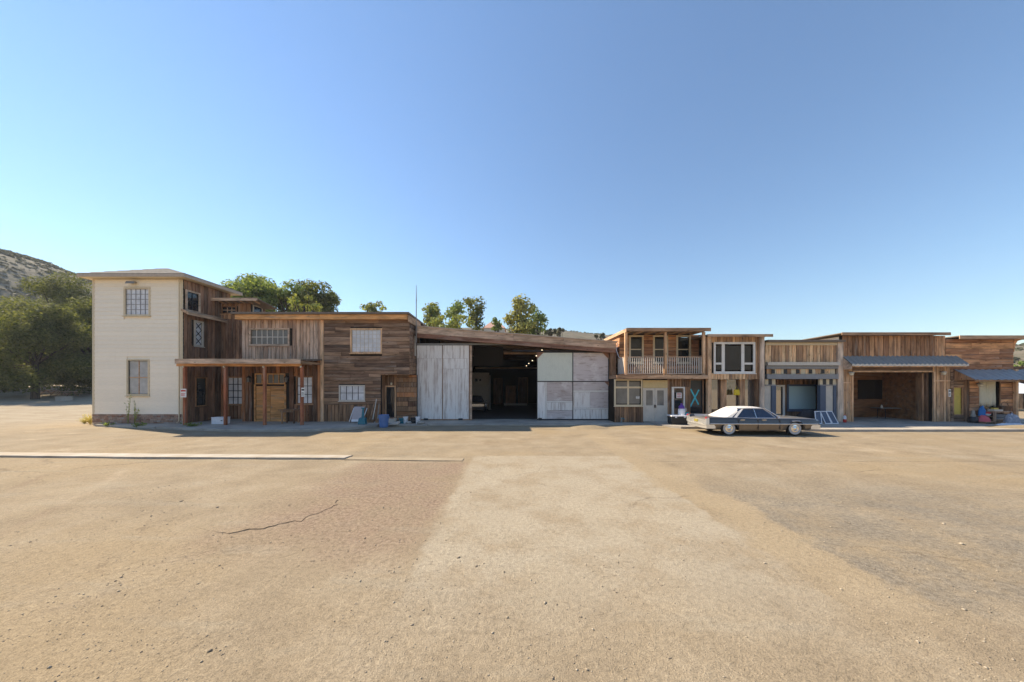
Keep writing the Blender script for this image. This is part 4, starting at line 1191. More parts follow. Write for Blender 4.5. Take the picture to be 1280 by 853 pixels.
# balcony deck
MB().box(BX0, BX1, 20.95, BUY - .01, BZ + .0, BZ + .22).build('balcony_floor', 'beam_h', B)
for k in range(3):
    a = BX0 + k * (BX1 - BX0) / 3
    MB().box(a + .004, a + (BX1 - BX0) / 3 - .004, 20.91, 20.945, BZ - .02, BZ + .235).build('fascia_board', 'beam_h', B)
DZ = BZ + .22
# upper wall
UX0, UX1 = 7.62, ux(884, BUY)
zt_ = 6.12
wins = [(ux(788, BUY), ux(802, BUY)), (ux(818, BUY), ux(832.5, BUY)), (ux(847, BUY), ux(861, BUY))]
wz = (uz(452.5, BUY), uz(421.5, BUY))
wh = [(a, e, *wz) for a, e in wins]
sdoor = (ux(873.5, BUY), ux(880.5, BUY), DZ, uz(420, BUY))
bu.back(UX0, UX1, BZ + .1, zt_, wh + [sdoor])
bu.hboards(UX0, UX1, DZ, zt_, 'wood_warm_h', .25, [gr(h_) for h_ in wh] + [gr(sdoor, .05)], lmin=.8, lmax=2.4)
for h_ in wh: bu.window(*h_, 1, 2, 'cream_trim', 'glass_dark', .12, .07, .08, split=True)
bu.window(*sdoor, 1, 2, 'wood_brown_v', 'glass_dark', .05, .06, .04, sill=False, split=True)
us_ = Wall('-x', UX0 + .02, B)
us_.back(BUY, 25.5, DZ, zt_)
us_.hboards(BUY, 25.5, DZ, zt_, 'wood_warm_h', .25)
MB().box(BX0, BX0 + .15, BY + .2, 26, .0, BZ).build('side_wall', 'backing', B)
MB().box(BX0, BX1, 26, 26.1, .0, 6.1).build('back_wall', 'backing', B)
MB().box(BX0 + .02, BX1, BUY + .2, 26, BZ - .02, BZ + .18).build('upper_floor', 'backing', B)
# balcony posts and rail
for px, w_ in ((782.3, .08), (831.5, .07), (879.5, .08)):
    x = ux(px, 21.12)
    MB().box(x - w_, x + w_, 21.04, 21.2, DZ, 6.06).build('post', 'post_tan_v', B, bevel=.01)
rz0, rz1 = uz(467.5, 21.12), uz(447, 21.12)
for (p0, p1) in ((784, 829.8), (833.2, 877.8)):
    x0, x1 = ux(p0, 21.12), ux(p1, 21.12)
    MB().box(x0, x1, 21.09, 21.15, rz1, rz1 + .05).build('top_rail', 'beam_grey_h', B)
    MB().box(x0, x1, 21.09, 21.15, rz0 - .02, rz0 + .03).build('bottom_rail', 'beam_grey_h', B)
    n_ = int((x1 - x0) / .142)
    for k in range(n_):
        x = x0 + (k + .5) * (x1 - x0) / n_
        block('baluster', 'rail_paint', (x, 21.12, (rz0 + rz1) / 2 + .02), (.045, .03, rz1 - rz0 - .02), B)
xs_ = ux(782, 21.12) - .05
MB().box(xs_ - .03, xs_ + .03, 21.22, BUY - .02, rz1, rz1 + .05).build('top_rail', 'beam_grey_h', B)
for k in range(9): block('baluster', 'rail_paint', (xs_, 21.3 + k * .15, (rz0 + rz1) / 2), (.03, .1, rz1 - rz0), B)
MB().box(ux(872.5, 21.25), ux(878.5, 21.25), 21.24, 21.26, rz0, rz1).build('rail_screen', 'galv', B)
slab_roof(B, 7.52, 12.96, 20.9, 26.2, 6.29, 6.27, .08, 'roof_edge')
MB().box(7.5, 12.98, 20.86, 20.9, 6.08, 6.30).build('fascia', 'beam_h', B)
MB().box(7.46, 7.5, 20.88, 26, 6.06, 6.28).build('side_fascia', 'beam_y', B)
for k in range(7): MB().box(7.75 + k * .8, 7.83 + k * .8, 20.92, BUY - .06, 6.07, 6.205).build('rafter', 'beam_y', B)
MB().box(ux(880.5, BY), ux(885, BY), 21.0, 21.25, SW, uz(421, 21.1)).build('corner_post', 'post_tan_v', B, bevel=.02)
b = MB(); b.tube([(7.35, 22.2, 5.5), (7.2, 22.1, 5.0), (7.3, 21.9, 4.5), (7.55, 21.6, 4.25), (7.75, 21.3, 4.2)], .018, 5)
tag(b.build('cable', 'white_plastic'), 'white cable looping between shed corner and balcony', 'cable')

# ------------------------------------------------------------------ picture-window house
G = thing('window_house', 'narrow board house with a big white picture window over glass panels', 'house', (15, 22, 0))
GY = 21.25
gu = Wall('-y', GY, G)
GX0, GX1 = ux(886.3, GY), ux(951, GY)
gz0, gz1 = uz(473.5, GY), uz(421.5, GY)
pw = (ux(894, GY), ux(941, GY), uz(464.5, GY), uz(430.5, GY))
gu.back(GX0, GX1, gz0, gz1, [pw])
gu.vboards(GX0, GX1, gz0 - .02, gz1, 'wood_tan_v', .2, [gr(pw, .12)], ragged=.05)
fr = gu.window(*pw, frame='white_paint', pane='glass_dark', fw=.13, mw=.2, us=[pw[0], ux(904, GY), ux(928.5, GY), pw[1]], ws=[pw[2], pw[3]], split=True)
for a, e in ((pw[0], ux(902, GY)), (ux(930.5, GY), pw[1])):
    gu.mb().box(a, e, -.028, .03, uz(456, GY), uz(453.5, GY)).build('transom_bar', 'white_paint', fr)
# lower storey glass
gl_ = Wall('-y', 21.6, G)
panes = [(ux(885.8, 21.6), ux(900.8, 21.6)), (ux(907.5, 21.6), ux(924, 21.6)), (ux(931, 21.6), ux(945.5, 21.6))]
pz = (uz(512, 21.6), gz0 - .05)
gl_.back(GX0, GX1, SW, gz0, [(a, e, *pz) for a, e in panes], mat='wood_dark_v', thick=.1)
for a, e in panes:
    p_ = gl_.mb().box(a, e, -.05, -.04, *pz).build('shop_pane', 'glass_mirror', G)
for a, e in ((900.9, 907.4), (924.1, 930.5)):
    gl_.plank(ux(a, 21.5), ux(e, 21.5), SW, gz0 - .01, .0, .16, 'wood_brown_v', 'post')
gl_.plank(ux(945.6, 21.6), ux(950, 21.6), SW, gz0 - .01, .0, .12, 'wood_dark_v', 'post')
gl_.vboards(GX0, GX1, SW, pz[0] - .02, 'wood_dark_v', .2)
MB().box(GX0 - .05, GX1, GY - .02, 21.6, gz0 - .06, gz0 - .025).build('soffit', 'wood_brown_h', G)
x = ux(952.8, 21.1)
MB().tube([(x, 21.12, SW), (x, 21.12, uz(421.5, 21.1))], .135, 14).build('round_post', 'post_grey_v', G, True)
slab_roof(G, ux(884.5, 20.8), ux(966, 20.8), 20.8, 26, 5.87, 5.75, .07, 'roof_edge')
MB().box(ux(884.5, 20.8), ux(966, 20.8), 20.77, 20.8, 5.70, 5.88).build('fascia', 'beam_h', G)
MB().box(GX1 - .12, GX1, 21.45, 26, SW, 5.6).build('side_wall', 'wood_dark_v', G)
MB().box(GX0, GX1, 25.8, 25.9, SW, 5.6).build('back_wall', 'backing', G)
t = thing('yellow_bag', 'small bright yellow bag hanging on the glass front', 'bag', (ux(920.7, 21.3), 21.3, uz(494, 21.3)))
x, z = ux(920.7, 21.3), uz(490.5, 21.3)
MB().hexa([(x - .2, 21.22, z - .2), (x + .2, 21.22, z - .2), (x + .2, 21.36, z - .2), (x - .2, 21.36, z - .2), (x - .17, 21.26, z + .18), (x + .18, 21.26, z + .18), (x + .18, 21.34, z + .18), (x - .17, 21.34, z + .18)]).build('pouch', 'yellow_plastic', t, bevel=.04)
MB().tube([(x - .1, 21.3, z + .17), (x + .02, 21.33, z + .42), (x + .13, 21.3, z + .17)], .014, 6).build('strap', 'yellow_plastic', t)

# ------------------------------------------------------------------ blue-pillared shop
Q = thing('pillared_shop', 'shop front with blue pillars, grey frieze and a tall board parapet', 'shop', (19.3, 22.5, 0))
qf = Wall('-y', BY, Q)
QX0, QX1 = ux(955.8, BY), ux(1045, BY)
z_ = lambda py: uz(py, BY)
qf.back(QX0, QX1, z_(474), z_(426.5))
qf.vboards(QX0, QX1, z_(453), z_(432), 'wood_tan_v', .21)
MB().box(QX0 - .05, QX1 + .3, BY - .35, BY + 4, z_(428.3), z_(425.8)).build('roof', 'roof_edge', Q)
qf.plank(QX0, QX1, z_(432), z_(428.5), 0, .1, 'cream_trim', 'trim_board')
qf.plank(QX0, QX1, z_(457.2), z_(453.2), 0, .3, 'offwhite', 'cornice')
qf.plank(QX0, QX1, z_(461.3), z_(457.4), 0, .16, 'grey_blue', 'frieze')
for k in range(14):
    a = QX0 + .1 + k * (QX1 - QX0 - .2) / 14
    qf.plank(a + .01, a + (QX1 - QX0 - .2) / 14 - .01, z_(468), z_(461.5), .0, .04, 'cream_trim' if k % 2 else 'wood_tan_v', 'frieze_panel')
for px in (965.5, 981, 996.5, 1012, 1027.5):
    qf.plank(ux(px - 2, BY), ux(px + 2, BY), z_(467.3), z_(462), .045, .075, 'black_plastic', 'vent')
qf.plank(QX0, QX1 - .05, z_(474), z_(468.2), 0, .22, 'grey_blue', 'ledge')
for a, e in ((955.8, 969), (1024, 1044.5)):
    n_ = 3 if e - a < 15 else 5
    for k in range(n_):
        u0 = ux(a + (e - a) * k / n_, BY); u1 = ux(a + (e - a) * (k + 1) / n_, BY)
        qf.plank(u0 + .01, u1 - .01, z_(481), z_(474.2), -.1, .03, 'black_plastic' if k % 2 else 'cream_trim', 'frieze_panel')
    qf.plank(ux(a, BY), ux(e, BY), z_(482.2), z_(481), -.1, .08, 'grey_blue', 'ledge')
for a, e, mt, dpt in ((955.8, 963.4, 'offwhite', 0), (963.6, 969, 'blue_pillar', .08), (1024, 1031, 'blue_pillar', .08), (1031.2, 1041, 'offwhite', 0), (1041.2, 1044.6, 'blue_pillar', .06)):
    qf.plank(ux(a, BY), ux(e, BY), SW, z_(482.3), -.14, dpt, mt, 'pillar' if mt == 'blue_pillar' else 'panel')
qf.plank(ux(1045.3, BY), ux(1052, BY), SW, z_(426), -.2, .12, 'post_grey_v', 'end_post')
qr = Wall('-y', 22.7, Q)
zr = lambda py: uz(py, 22.7)
RX0, RX1 = ux(958, BY), ux(1043, BY)
qd = (ux(966, 22.7), ux(978, 22.7), SW, zr(483.5))
tp = (ux(985.5, 22.7), ux(1022, 22.7), zr(511.5), zr(483))
qr.back(RX0, RX1, SW, z_(474), [(qd[0], qd[1], -1, qd[3]), tp], mat='wood_dark_v', thick=.12)
qr.vboards(RX0, RX1, zr(480.5), z_(474) - .01, 'wood_dark_v', .16)
b = qr.mb(); b.box(qd[0] - .12, qd[0], -.05, .05, SW, qd[3] + .12); b.box(qd[1] - .0, qd[1] + .14, -.05, .05, SW, qd[3] + .12); b.box(qd[0], qd[1], -.05, .05, qd[3], qd[3] + .12)
b.build('door_frame', 'white_paint', Q)
qr.mb().box(qd[0], qd[1], -.06, -.045, SW, qd[3]).build('door_glass', 'glass_mirror', Q)
qr.window(*tp, 1, 1, 'blue_pillar', 'glass_teal', .12, .03, .05)
MB().box(RX0, RX1, BY + .2, 22.7, z_(474) + .0, z_(474) + .08).build('recess_ceiling', 'wood_dark_v', Q)
MB().box(QX0, QX0 + .1, BY + .15, 25.5, SW, z_(427)).build('side_wall', 'backing', Q)
MB().box(QX1 - .1, QX1, BY + .25, 25.5, SW, z_(427)).build('side_wall', 'backing', Q)
MB().box(QX0, QX1, 25.5, 25.6, SW, z_(427)).build('back_wall', 'backing', Q)

# ------------------------------------------------------------------ open garage
A_ = thing('open_garage', 'board garage with corrugated metal awning over a wide open bay', 'garage', (25.5, 23, 0))
ga = Wall('-y', BY, A_)
AX0, AX1 = 22.06, ux(1181, BY)
az1 = z_(420)
op = (ux(1065, BY), ux(1165, BY), 0, z_(465.5))
ga.back(AX0, AX1, SW, az1, [op])
ga.vboards(AX0, AX1, z_(447), az1, 'wood_brown_v', .3)
ga.vboards(AX0, op[0], SW, z_(458), 'wood_tan_v', .22)
ga.vboards(op[1], AX1 + .33, SW, z_(458), 'wood_tan_v', .22)
ga.hboards(op[0], op[1], z_(465.3), z_(457), 'wood_brown_h', .2, lmin=3, lmax=6)
ga.plank(op[0], op[1], op[3] - .0, op[3] + .07, .05, .1, 'post_tan_v', 'header_trim')
for u in (op[0] - .05, op[1] + .05): ga.plank(u - .05, u + .05, SW, op[3], .05, .1, 'post_tan_v', 'jamb')
ga.plank(AX0 + .02, op[0] - .12, z_(479.3), z_(477.8), .05, .08, 'post_tan_v', 'batten')
ga.plank(op[1] + .12, AX1 + .3, z_(477), z_(475.5), .05, .08, 'post_tan_v', 'batten')
slab_roof(A_, ux(1052, 20.95), ux(1188, 20.95), 20.95, 26, 6.0, 5.9, .05, 'roof_edge')
MB().box(ux(1052, 20.95), ux(1188, 20.95), 20.92, 20.95, 5.83, 6.02).build('fascia', 'beam_h', A_)
MB().box(AX0 - .02, AX0 + .1, BY + .19, 26, SW, 5.82).build('side_wall', 'cream_wall', A_)
MB().box(AX1 - .1, AX1, BY + .19, 26, SW, 5.82).build('side_wall', 'backing', A_)
# corrugated awning: one ribbed sheet per panel
def awning(parent, x0, x1, y0, z0, y1, z1, pitch, amp, npan, mat, name='awning_sheet'):
    w_ = (x1 - x0) / npan
    for k in range(npan):
        a, e = x0 + k * w_, x0 + (k + 1) * w_ + (.05 if k < npan - 1 else 0)
        n_ = int((e - a) / pitch * 6)
        V = []; Fc = []
        for j in range(n_ + 1):
            x = a + (e - a) * j / n_; h_ = amp * math.sin(2 * math.pi * (x - x0) / pitch) + k * .002
            for (y, z) in ((y0, z0), (y1, z1)):
                V += [(x, y, z + h_), (x, y, z + h_ - .006)]
        for j in range(n_):
            o = j * 4; q = o + 4
            Fc += [(o, q, q + 2, o + 2), (o + 1, o + 3, q + 3, q + 1), (o, o + 1, q + 1, q), (o + 2, q + 2, q + 3, o + 3)]
        Fc += [(0, 2, 3, 1), (n_ * 4, n_ * 4 + 1, n_ * 4 + 3, n_ * 4 + 2)]
        MB().add(V, Fc).build(name, mat, parent, True)
awning(A_, AX0 - .02, 29.62, 20.75, 3.93, BY - .05, 4.5, .30, .032, 7, 'galv')
for k in range(7):
    w7 = (29.62 - AX0 + .02) / 7
    V = []; n7 = 24
    for j in range(n7 + 1):
        x = AX0 - .02 + k * w7 + w7 * j / n7; h_ = .032 * math.sin(2 * math.pi * (x - AX0 + .02) / .30)
        V += [(x, 20.735, 3.925 + h_), (x, 20.735, 3.80 + h_ * .3), (x, 20.747, 3.925 + h_), (x, 20.747, 3.80 + h_ * .3)]
    Fc = []
    for j in range(n7):
        o = j * 4; q = o + 4
        Fc += [(o, o + 1, q + 1, q), (o + 2, q + 2, q + 3, o + 3), (o, q, q + 2, o + 2), (o + 1, o + 3, q + 3, q + 1)]
    MB().add(V, Fc).build('awning_edge', 'galv_sunlit', A_)  # pale strip carries the sunlit rim of the sheets in its colour
MB().box(AX0, 29.55, 20.8, 20.88, 3.74, 3.87).build('awning_beam', 'post_tan_v', A_)
MB().hexa([(AX0 - .03, 20.78, 3.6), (AX0 + .01, 20.78, 3.6), (AX0 + .01, BY - .06, 3.6), (AX0 - .03, BY - .06, 3.6), (AX0 - .03, 20.78, 3.9), (AX0 + .01, 20.78, 3.9), (AX0 + .01, BY - .06, 4.42), (AX0 - .03, BY - .06, 4.42)]).build('awning_cheek', 'beam_grey_h', A_)
# bay interior
IY = 24.3
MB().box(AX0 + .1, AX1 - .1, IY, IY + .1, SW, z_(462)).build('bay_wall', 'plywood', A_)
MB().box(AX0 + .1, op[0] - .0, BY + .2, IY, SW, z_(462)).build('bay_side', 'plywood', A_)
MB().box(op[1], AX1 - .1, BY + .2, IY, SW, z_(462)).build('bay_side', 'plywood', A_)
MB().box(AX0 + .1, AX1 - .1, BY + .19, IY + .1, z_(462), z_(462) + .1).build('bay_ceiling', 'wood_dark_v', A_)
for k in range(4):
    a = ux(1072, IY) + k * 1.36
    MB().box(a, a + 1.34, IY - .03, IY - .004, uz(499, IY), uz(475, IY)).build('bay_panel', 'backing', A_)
for k in range(2): ga.plank(op[1] - .34 + k * .16, op[1] - .2 + k * .16, SW, op[3] - .05, -.6 + k * .1, -.25 + k * .1, 'wood_dark_v', 'folded_door_leaf')
t = thing('work_table', 'thin long work table inside the open garage bay', 'table', (ux(1118, 23.4), 23.4, SW))
x0, x1 = ux(1096, 23.4), ux(1142, 23.4)
MB().box(x0, x1, 23.1, 23.8, .86, .91).build('top', 'galv', t)
for q in (x0 + .4, x1 - .5):
    for y in (23.2, 23.7): MB().tube([(q, y, SW), (q, y, .86)], .02, 6).build('leg', 'dark_metal', t)
t = thing('bottle', 'small pale bottle on the work table', 'bottle', (ux(1102, 23.3), 23.3, .91))
MB().lathe([(.06, 0), (.065, .12), (.03, .17), (.025, .22), (0, .225)], (ux(1102, 23.3), 23.3, .911), 12).build('body', 'offwhite', t, True)
MB().lathe([(.03, .22), (.03, .26), (0, .265)], (ux(1102, 23.3), 23.3, .911), 10).build('cap', 'dark_metal', t)
globe_lamp(ux(1060, BY), BY - .05, z_(467.5), 'pale globe lamp left of the open garage bay')
globe_lamp(ux(1174, BY), BY - .05, z_(467), 'pale globe lamp right of the open garage bay')

# ------------------------------------------------------------------ end shop
E = thing('end_shop', 'low horizontal-board shop with blue metal awning and curtained window', 'shop', (31.3, 22.5, 0))
en = Wall('-y', BY, E)
EX0, EX1 = ux(1188, BY), ux(1266, BY)
e_door = (ux(1191.5, BY), ux(1202, BY), z_(518), z_(485))
e_cur = (ux(1223, BY), ux(1249, BY), z_(512), z_(473))
en.back(EX0, EX1, SW, z_(423.5), [e_door, e_cur])
en.hboards(AX1 + .02, EX1, z_(462), z_(424), 'wood_warm_h', .36, lmin=1.0, lmax=2.6)
en.hboards(EX0, ux(1191, BY) - .0, SW, z_(462), 'wood_brown_h', .25)
en.hboards(ux(1191, BY), ux(1204, BY), SW, e_door[2] - .05, 'wood_brown_h', .2); en.hboards(ux(1191, BY), ux(1204, BY), e_door[3] + .05, z_(462), 'wood_brown_h', .2)
en.hboards(ux(1211, BY), e_cur[0] - .05, SW, z_(462), 'wood_warm_h', .25)
en.hboards(e_cur[0] - .05, e_cur[1] + .05, SW, e_cur[2] - .05, 'wood_brown_h', .25)
en.hboards(e_cur[1] + .05, EX1, SW, z_(462), 'wood_warm_h', .25)
en.vboards(ux(1204, BY), ux(1211, BY), SW, z_(470), 'wood_dark_v', .2)
en.window(*e_door, 1, 1, 'wood_brown_v', 'yellow_film', .05, .03, .05, sill=False, name='door_light')
en.window(*e_cur, 1, 1, 'wood_dark_v', 'glass_dark', .05, .03, .04, set_in=.2)
# hanging curtain in folds
n_ = 90
V = []; Fc = []
for j in range(n_ + 1):
    u = e_cur[0] + .05 + (ux(1246, BY) - e_cur[0] - .05) * j / n_
    for k, w_ in enumerate(np.linspace(z_(508) + .05 * math.sin(j * .2), e_cur[3], 7)):
        V.append((u, -.06 + .075 * math.sin(j * 2 * math.pi / 10 + .3 * math.sin(k)) * (1 - .04 * k) + .01 * math.sin(j * 1.1), w_))
for j in range(n_):
    for k in range(6): Fc.append((j * 7 + k, j * 7 + 7 + k, j * 7 + 8 + k, j * 7 + k + 1))
cur = en.mb().add(V, Fc).build('curtain', 'curtain_cloth', E, True)
sol = cur.modifiers.new('thickness', 'SOLIDIFY'); sol.thickness = .006
slab_roof(E, AX1 + .33, 35.6, 20.95, 26, z_(421), z_(421) - .1, .06, 'roof_edge')
MB().box(AX1 + .33, 35.6, 20.91, 20.95, z_(421) - .22, z_(421) + .01).build('fascia', 'beam_h', E)
awning(E, ux(1180, BY) + .6, 34.6, 20.35, uz(474.8, 20.35), BY - .05, z_(462.2), .45, .02, 5, 'galv_blue')
MB().hexa([(29.5, 20.4, 2.9), (29.54, 20.4, 2.9), (29.54, BY - .06, 2.9), (29.5, BY - .06, 2.9), (29.5, 20.4, 2.95), (29.54, 20.4, 2.95), (29.54, BY - .06, 3.55), (29.5, BY - .06, 3.55)]).build('awning_cheek', 'wood_dark_v', E)
MB().box(29.6, 34.6, 20.42, 20.5, uz(477, 20.4), uz(475.3, 20.4)).build('awning_beam', 'wood_brown_h', E)
MB().box(EX1 - .08, EX1 + .08, BY - .2, BY - .05, SW, z_(462)).build('post', 'post_tan_v', E)
MB().box(EX1 + .12, EX1 + .3, BY + .1, BY + .25, SW, z_(462)).build('post', 'wood_dark_v', E)
MB().box(EX1, 36.5, BY + .26, BY + .4, z_(462), z_(458)).build('tie_beam', 'wood_brown_h', E)
MB().poly([(EX1 + .02, z_(424)), (EX1 + .7, z_(424)), (EX1 + .25, z_(426.5)), (EX1 + .1, z_(431)), (EX1 + .02, z_(440))], BY - .05, BY + .05).build('bracket', 'wood_warm_h', E)
MB().box(EX1 - .12, EX1 - .01, BY + .19, 26, SW, z_(424)).build('side_wall', 'backing', E)
notice(ux(1185.5, BY), BY - .06, z_(491.5), .16, .5, 'narrow white notice on the end shop wall', 'dark_metal')
globe_lamp(ux(1219.5, BY), BY - .05, z_(481.5), 'pale globe lamp beside the curtained window')
# ------------------------------------------------------------------ car
def build_car(name, label, loc, rz, body_mat, roof_mat, low_mat, top_mat, cat='car', group=None, chrome='chrome', bumper='bumper_chrome'):
    C = localthing(name, label, cat, loc, group, rz)
    xr, xf_ = -1.70, 1.60          # axles
    WR = .365
    st = sorted(set([-2.84, -2.80, -2.7, -2.55, -2.35] + list(np.linspace(xr - .48, xr + .48, 15)) + [-1.0, -.6, -.2, .2, .6, .9] + list(np.linspace(xf_ - .48, xf_ + .48, 15)) + [2.3, 2.5, 2.66, 2.76, 2.80]))
    def ip(x, tab): return float(np.interp(x, [q[0] for q in tab], [q[1] for q in tab]))
    def prof(x):
        W = ip(x, [(-2.84, .93), (-2.7, .97), (-1.5, 1.0), (0, 1.01), (1.6, 1.0), (2.5, .97), (2.80, .93)])
        Ft = ip(x, [(-2.84, .93), (-2.7, .955), (-1.6, .935), (-.5, .905), (1.0, .90), (2.2, .885), (2.7, .86), (2.80, .80)])
        D = ip(x, [(-2.84, .80), (-2.7, .845), (-1.6, .90), (-.5, .905), (1.0, .93), (2.2, .90), (2.7, .85), (2.80, .78)])
        zl = ip(x, [(-2.84, .44), (-2.5, .36), (-2.2, .30), (-1, .265), (1, .265), (2.3, .32), (2.80, .42)])
        ar = abs(x - xr); af = abs(x - xf_)
        if ar < .46: zl = max(zl, .30 + .27 * math.sqrt(max(0, 1 - (ar / .46) ** 4)))
        if af < .46: zl = max(zl, .30 + .40 * math.sqrt(max(0, 1 - (af / .46) ** 2.4)))
        pts = [(W - .09, zl), (W - .045, max(.42, zl + .02)), (W - .005, max(.585, zl + .035)), (W + .004, max(.60, zl + .045)), (W - .002, max(.625, zl + .055)),
               (W - .045, max(.78, zl + .065)), (W - .075, Ft - .02), (W - .095, Ft), (W - .15, Ft - .004), (W - .22, D - .012), (W - .45, D + .008), (0, D + .018)]
        return pts
    V = []; Fc = []
    n_ = 0
    for x in st:
        p = prof(x)
        ring = [(x, -y, z) for y, z in p] + [(x, y, z) for y, z in reversed(p[:-1])]
        n_ = len(ring); V += ring
    for i in range(len(st) - 1):
        for k in range(n_ - 1): Fc.append((i * n_ + k, (i + 1) * n_ + k, (i + 1) * n_ + k + 1, i * n_ + k + 1))
    Fc.append(tuple(range(n_))); L_ = (len(st) - 1) * n_; Fc.append(tuple(L_ + k for k in range(n_ - 1, -1, -1)))
    body = lbuild(MB().add(V, Fc), 'body', body_mat, C, True)
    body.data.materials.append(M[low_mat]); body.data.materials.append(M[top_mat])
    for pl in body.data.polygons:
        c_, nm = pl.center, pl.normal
        if abs(nm.x) > .8 or nm.z > .55: pl.material_index = 2  # up-facing and end faces take the painted sunlit tone
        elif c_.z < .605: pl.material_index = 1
    b = MB(); b.box(-2.6, 2.6, -.60, .60, .25, .55); b.box(-1.15, 1.05, -.86, .86, .245, .4)
    lbuild(b, 'underbody', 'black_plastic', C)
    # greenhouse
    zb, zr = .895, 1.395
    base = [(-1.72, .74), (-1.50, .83), (.62, .84), (1.02, .70)]
    top = [(-1.02, .56), (-.92, .62), (.16, .62), (.30, .55)]
    b = MB()
    bs = [(x, -y, zb) for x, y in base] + [(x, y, zb) for x, y in reversed(base)]
    tp = [(x, -y, zr - .02) for x, y in top] + [(x, y, zr - .02) for x, y in reversed(top)]
    b.add(bs + tp, [(i, (i + 1) % 8, (i + 1) % 8 + 8, i + 8) for i in range(8)] + [tuple(range(7, -1, -1)), tuple(range(8, 16))])
    lbuild(b, 'side_glass', 'glass_blue', C)
    # roof skin with rear quarters
    V = []; Fc = []
    for x, w_, dz in ((-1.06, .56, -.045), (-.98, .61, -.012), (-.6, .645, .012), (-.2, .65, .016), (.12, .64, .006), (.33, .57, -.03)):
        V += [(x, -w_, zr - .045 + dz), (x, -w_ + .03, zr - .004 + dz), (x, -w_ * .5, zr + .022 + dz), (x, 0, zr + .028 + dz), (x, w_ * .5, zr + .022 + dz), (x, w_ - .03, zr - .004 + dz), (x, w_, zr - .045 + dz)]
    for i in range(5):
        for k in range(6): Fc.append((i * 7 + k, (i + 1) * 7 + k, (i + 1) * 7 + k + 1, i * 7 + k + 1))
    rf = lbuild(MB().add(V, Fc), 'roof', roof_mat, C, True)
    sol = rf.modifiers.new('thickness', 'SOLIDIFY'); sol.thickness = .02
    b = MB()
    for s in (-1, 1):
        q = [(-1.80, s * .78, zb), (-1.30, s * .848, zb), (-.80, s * .645, zr - .03), (-1.06, s * .575, zr - .05)]
        o_ = [(x, y - s * .05, z - .005) for x, y, z in q]
        b.hexa(o_ + q)
        q2 = [(-1.80, s * .78, zb), (-1.06, s * .575, zr - .05), (-1.05, s * .40, zr - .04), (-1.84, s * .52, zb)]
        b.hexa([(x + .05, y, z - .01) for x, y, z in q2] + q2)
    lbuild(b, 'rear_quarter', roof_mat, C)
    b = MB().hexa([(-1.83, -.53, zb), (-1.83, .53, zb), (-1.80, .53, zb), (-1.80, -.53, zb), (-1.08, -.42, zr - .05), (-1.08, .42, zr - .05), (-1.05, .42, zr - .05), (-1.05, -.42, zr - .05)])
    lbuild(b, 'rear_window', 'glass_white', C)  # white pane colour stands for the bright sky mirrored in it
    b = MB()
    for s in (-1, 1):
        b.tube([(1.03, s * .71, zb), (.31, s * .56, zr - .02)], .022, 6)
        b.tube([(-.28, s * .852, zb), (-.30, s * .64, zr - .02)], .02, 6)
        b.tube([(-1.28, s * .852, zb + .005), (.66, s * .852, zb + .005), (1.03, s * .72, zb + .005)], .016, 6)
        b.tube([(.70, s * .84, zb), (.50, s * .76, 1.10), (.17, s * .64, zr - .02)], .012, 6)
        b.tube([(-.88, s * .65, zr - .03), (.16, s * .655, zr - .025), (.31, s * .57, zr - .04)], .016, 6)
    lbuild(b, 'window_trim', chrome, C)
    # chrome side strip, rocker strip, door handles
    b = MB()
    for s in (-1, 1):
        pts = [(x, s * (prof(x)[3][0] + .006), .605) for x in (-2.7, -2.2, -1.5, 0, 1, 1.9, 2.3, 2.7) if not (abs(x - xf_) < .3)]
        b.tube(pts, .022, 6)
    lbuild(b, 'side_strip', bumper, C)
    for s in (-1, 1):
        for x in (-1.2, -.12):
            lbuild(MB().box(x, x + .22, s * .985 - .02, s * .985 + .02, .795, .825), 'door_handle', chrome, C)
        b = MB()
        for x in (-1.28, -.30, .78): b.box(x - .006, x + .006, s * .985 - .022, s * .985 + .02, .32, .88)
        lbuild(b, 'door_seam', 'black_plastic', C)
        lbuild(MB().tube([(.62, s * .98, .92), (.62, s * 1.06, .97), (.60, s * 1.06, .99)], .04, 8), 'mirror', chrome, C)
    # bumpers
    b = MB()
    rear = [(-2.55, -.99), (-2.86, -.93), (-2.93, -.6), (-2.95, 0), (-2.93, .6), (-2.86, .93), (-2.55, .99)]
    for (z0, z1, off) in ((.36, .50, .0), (.50, .56, .02)):
        for i in range(len(rear) - 1):
            (x0, y0), (x1, y1) = rear[i], rear[i + 1]
            b.hexa([(x0 - off, y0, z0), (x1 - off, y1, z0), (x1 + .14, y1 * .95, z0), (x0 + .14, y0 * .95, z0), (x0 - off, y0, z1), (x1 - off, y1, z1), (x1 + .14, y1 * .95, z1), (x0 + .14, y0 * .95, z1)])
    for s in (-1, 1): b.hexa([(-2.9, s * .98, .56), (-2.9, s * .84, .56), (-2.74, s * .84, .56), (-2.74, s * .98, .56), (-2.87, s * .96, .92), (-2.87, s * .86, .92), (-2.74, s * .86, .92), (-2.74, s * .96, .92)])
    lbuild(b, 'rear_bumper', bumper, C, True)
    lbuild(MB().hexa([(-2.875, -.82, .58), (-2.875, .82, .58), (-2.80, .82, .58), (-2.80, -.82, .58), (-2.86, -.80, .78), (-2.86, .80, .78), (-2.80, .80, .80), (-2.80, -.80, .80)]), 'tail_panel', bumper, C)
    for s in (-1, 1):
        lbuild(MB().hexa([(-2.90, s * .965, .875), (-2.90, s * .855, .875), (-2.80, s * .855, .875), (-2.80, s * .965, .875), (-2.875, s * .945, .95), (-2.875, s * .87, .95), (-2.72, s * .87, .955), (-2.72, s * .945, .955)]), 'tail_light', 'tail_red', C)
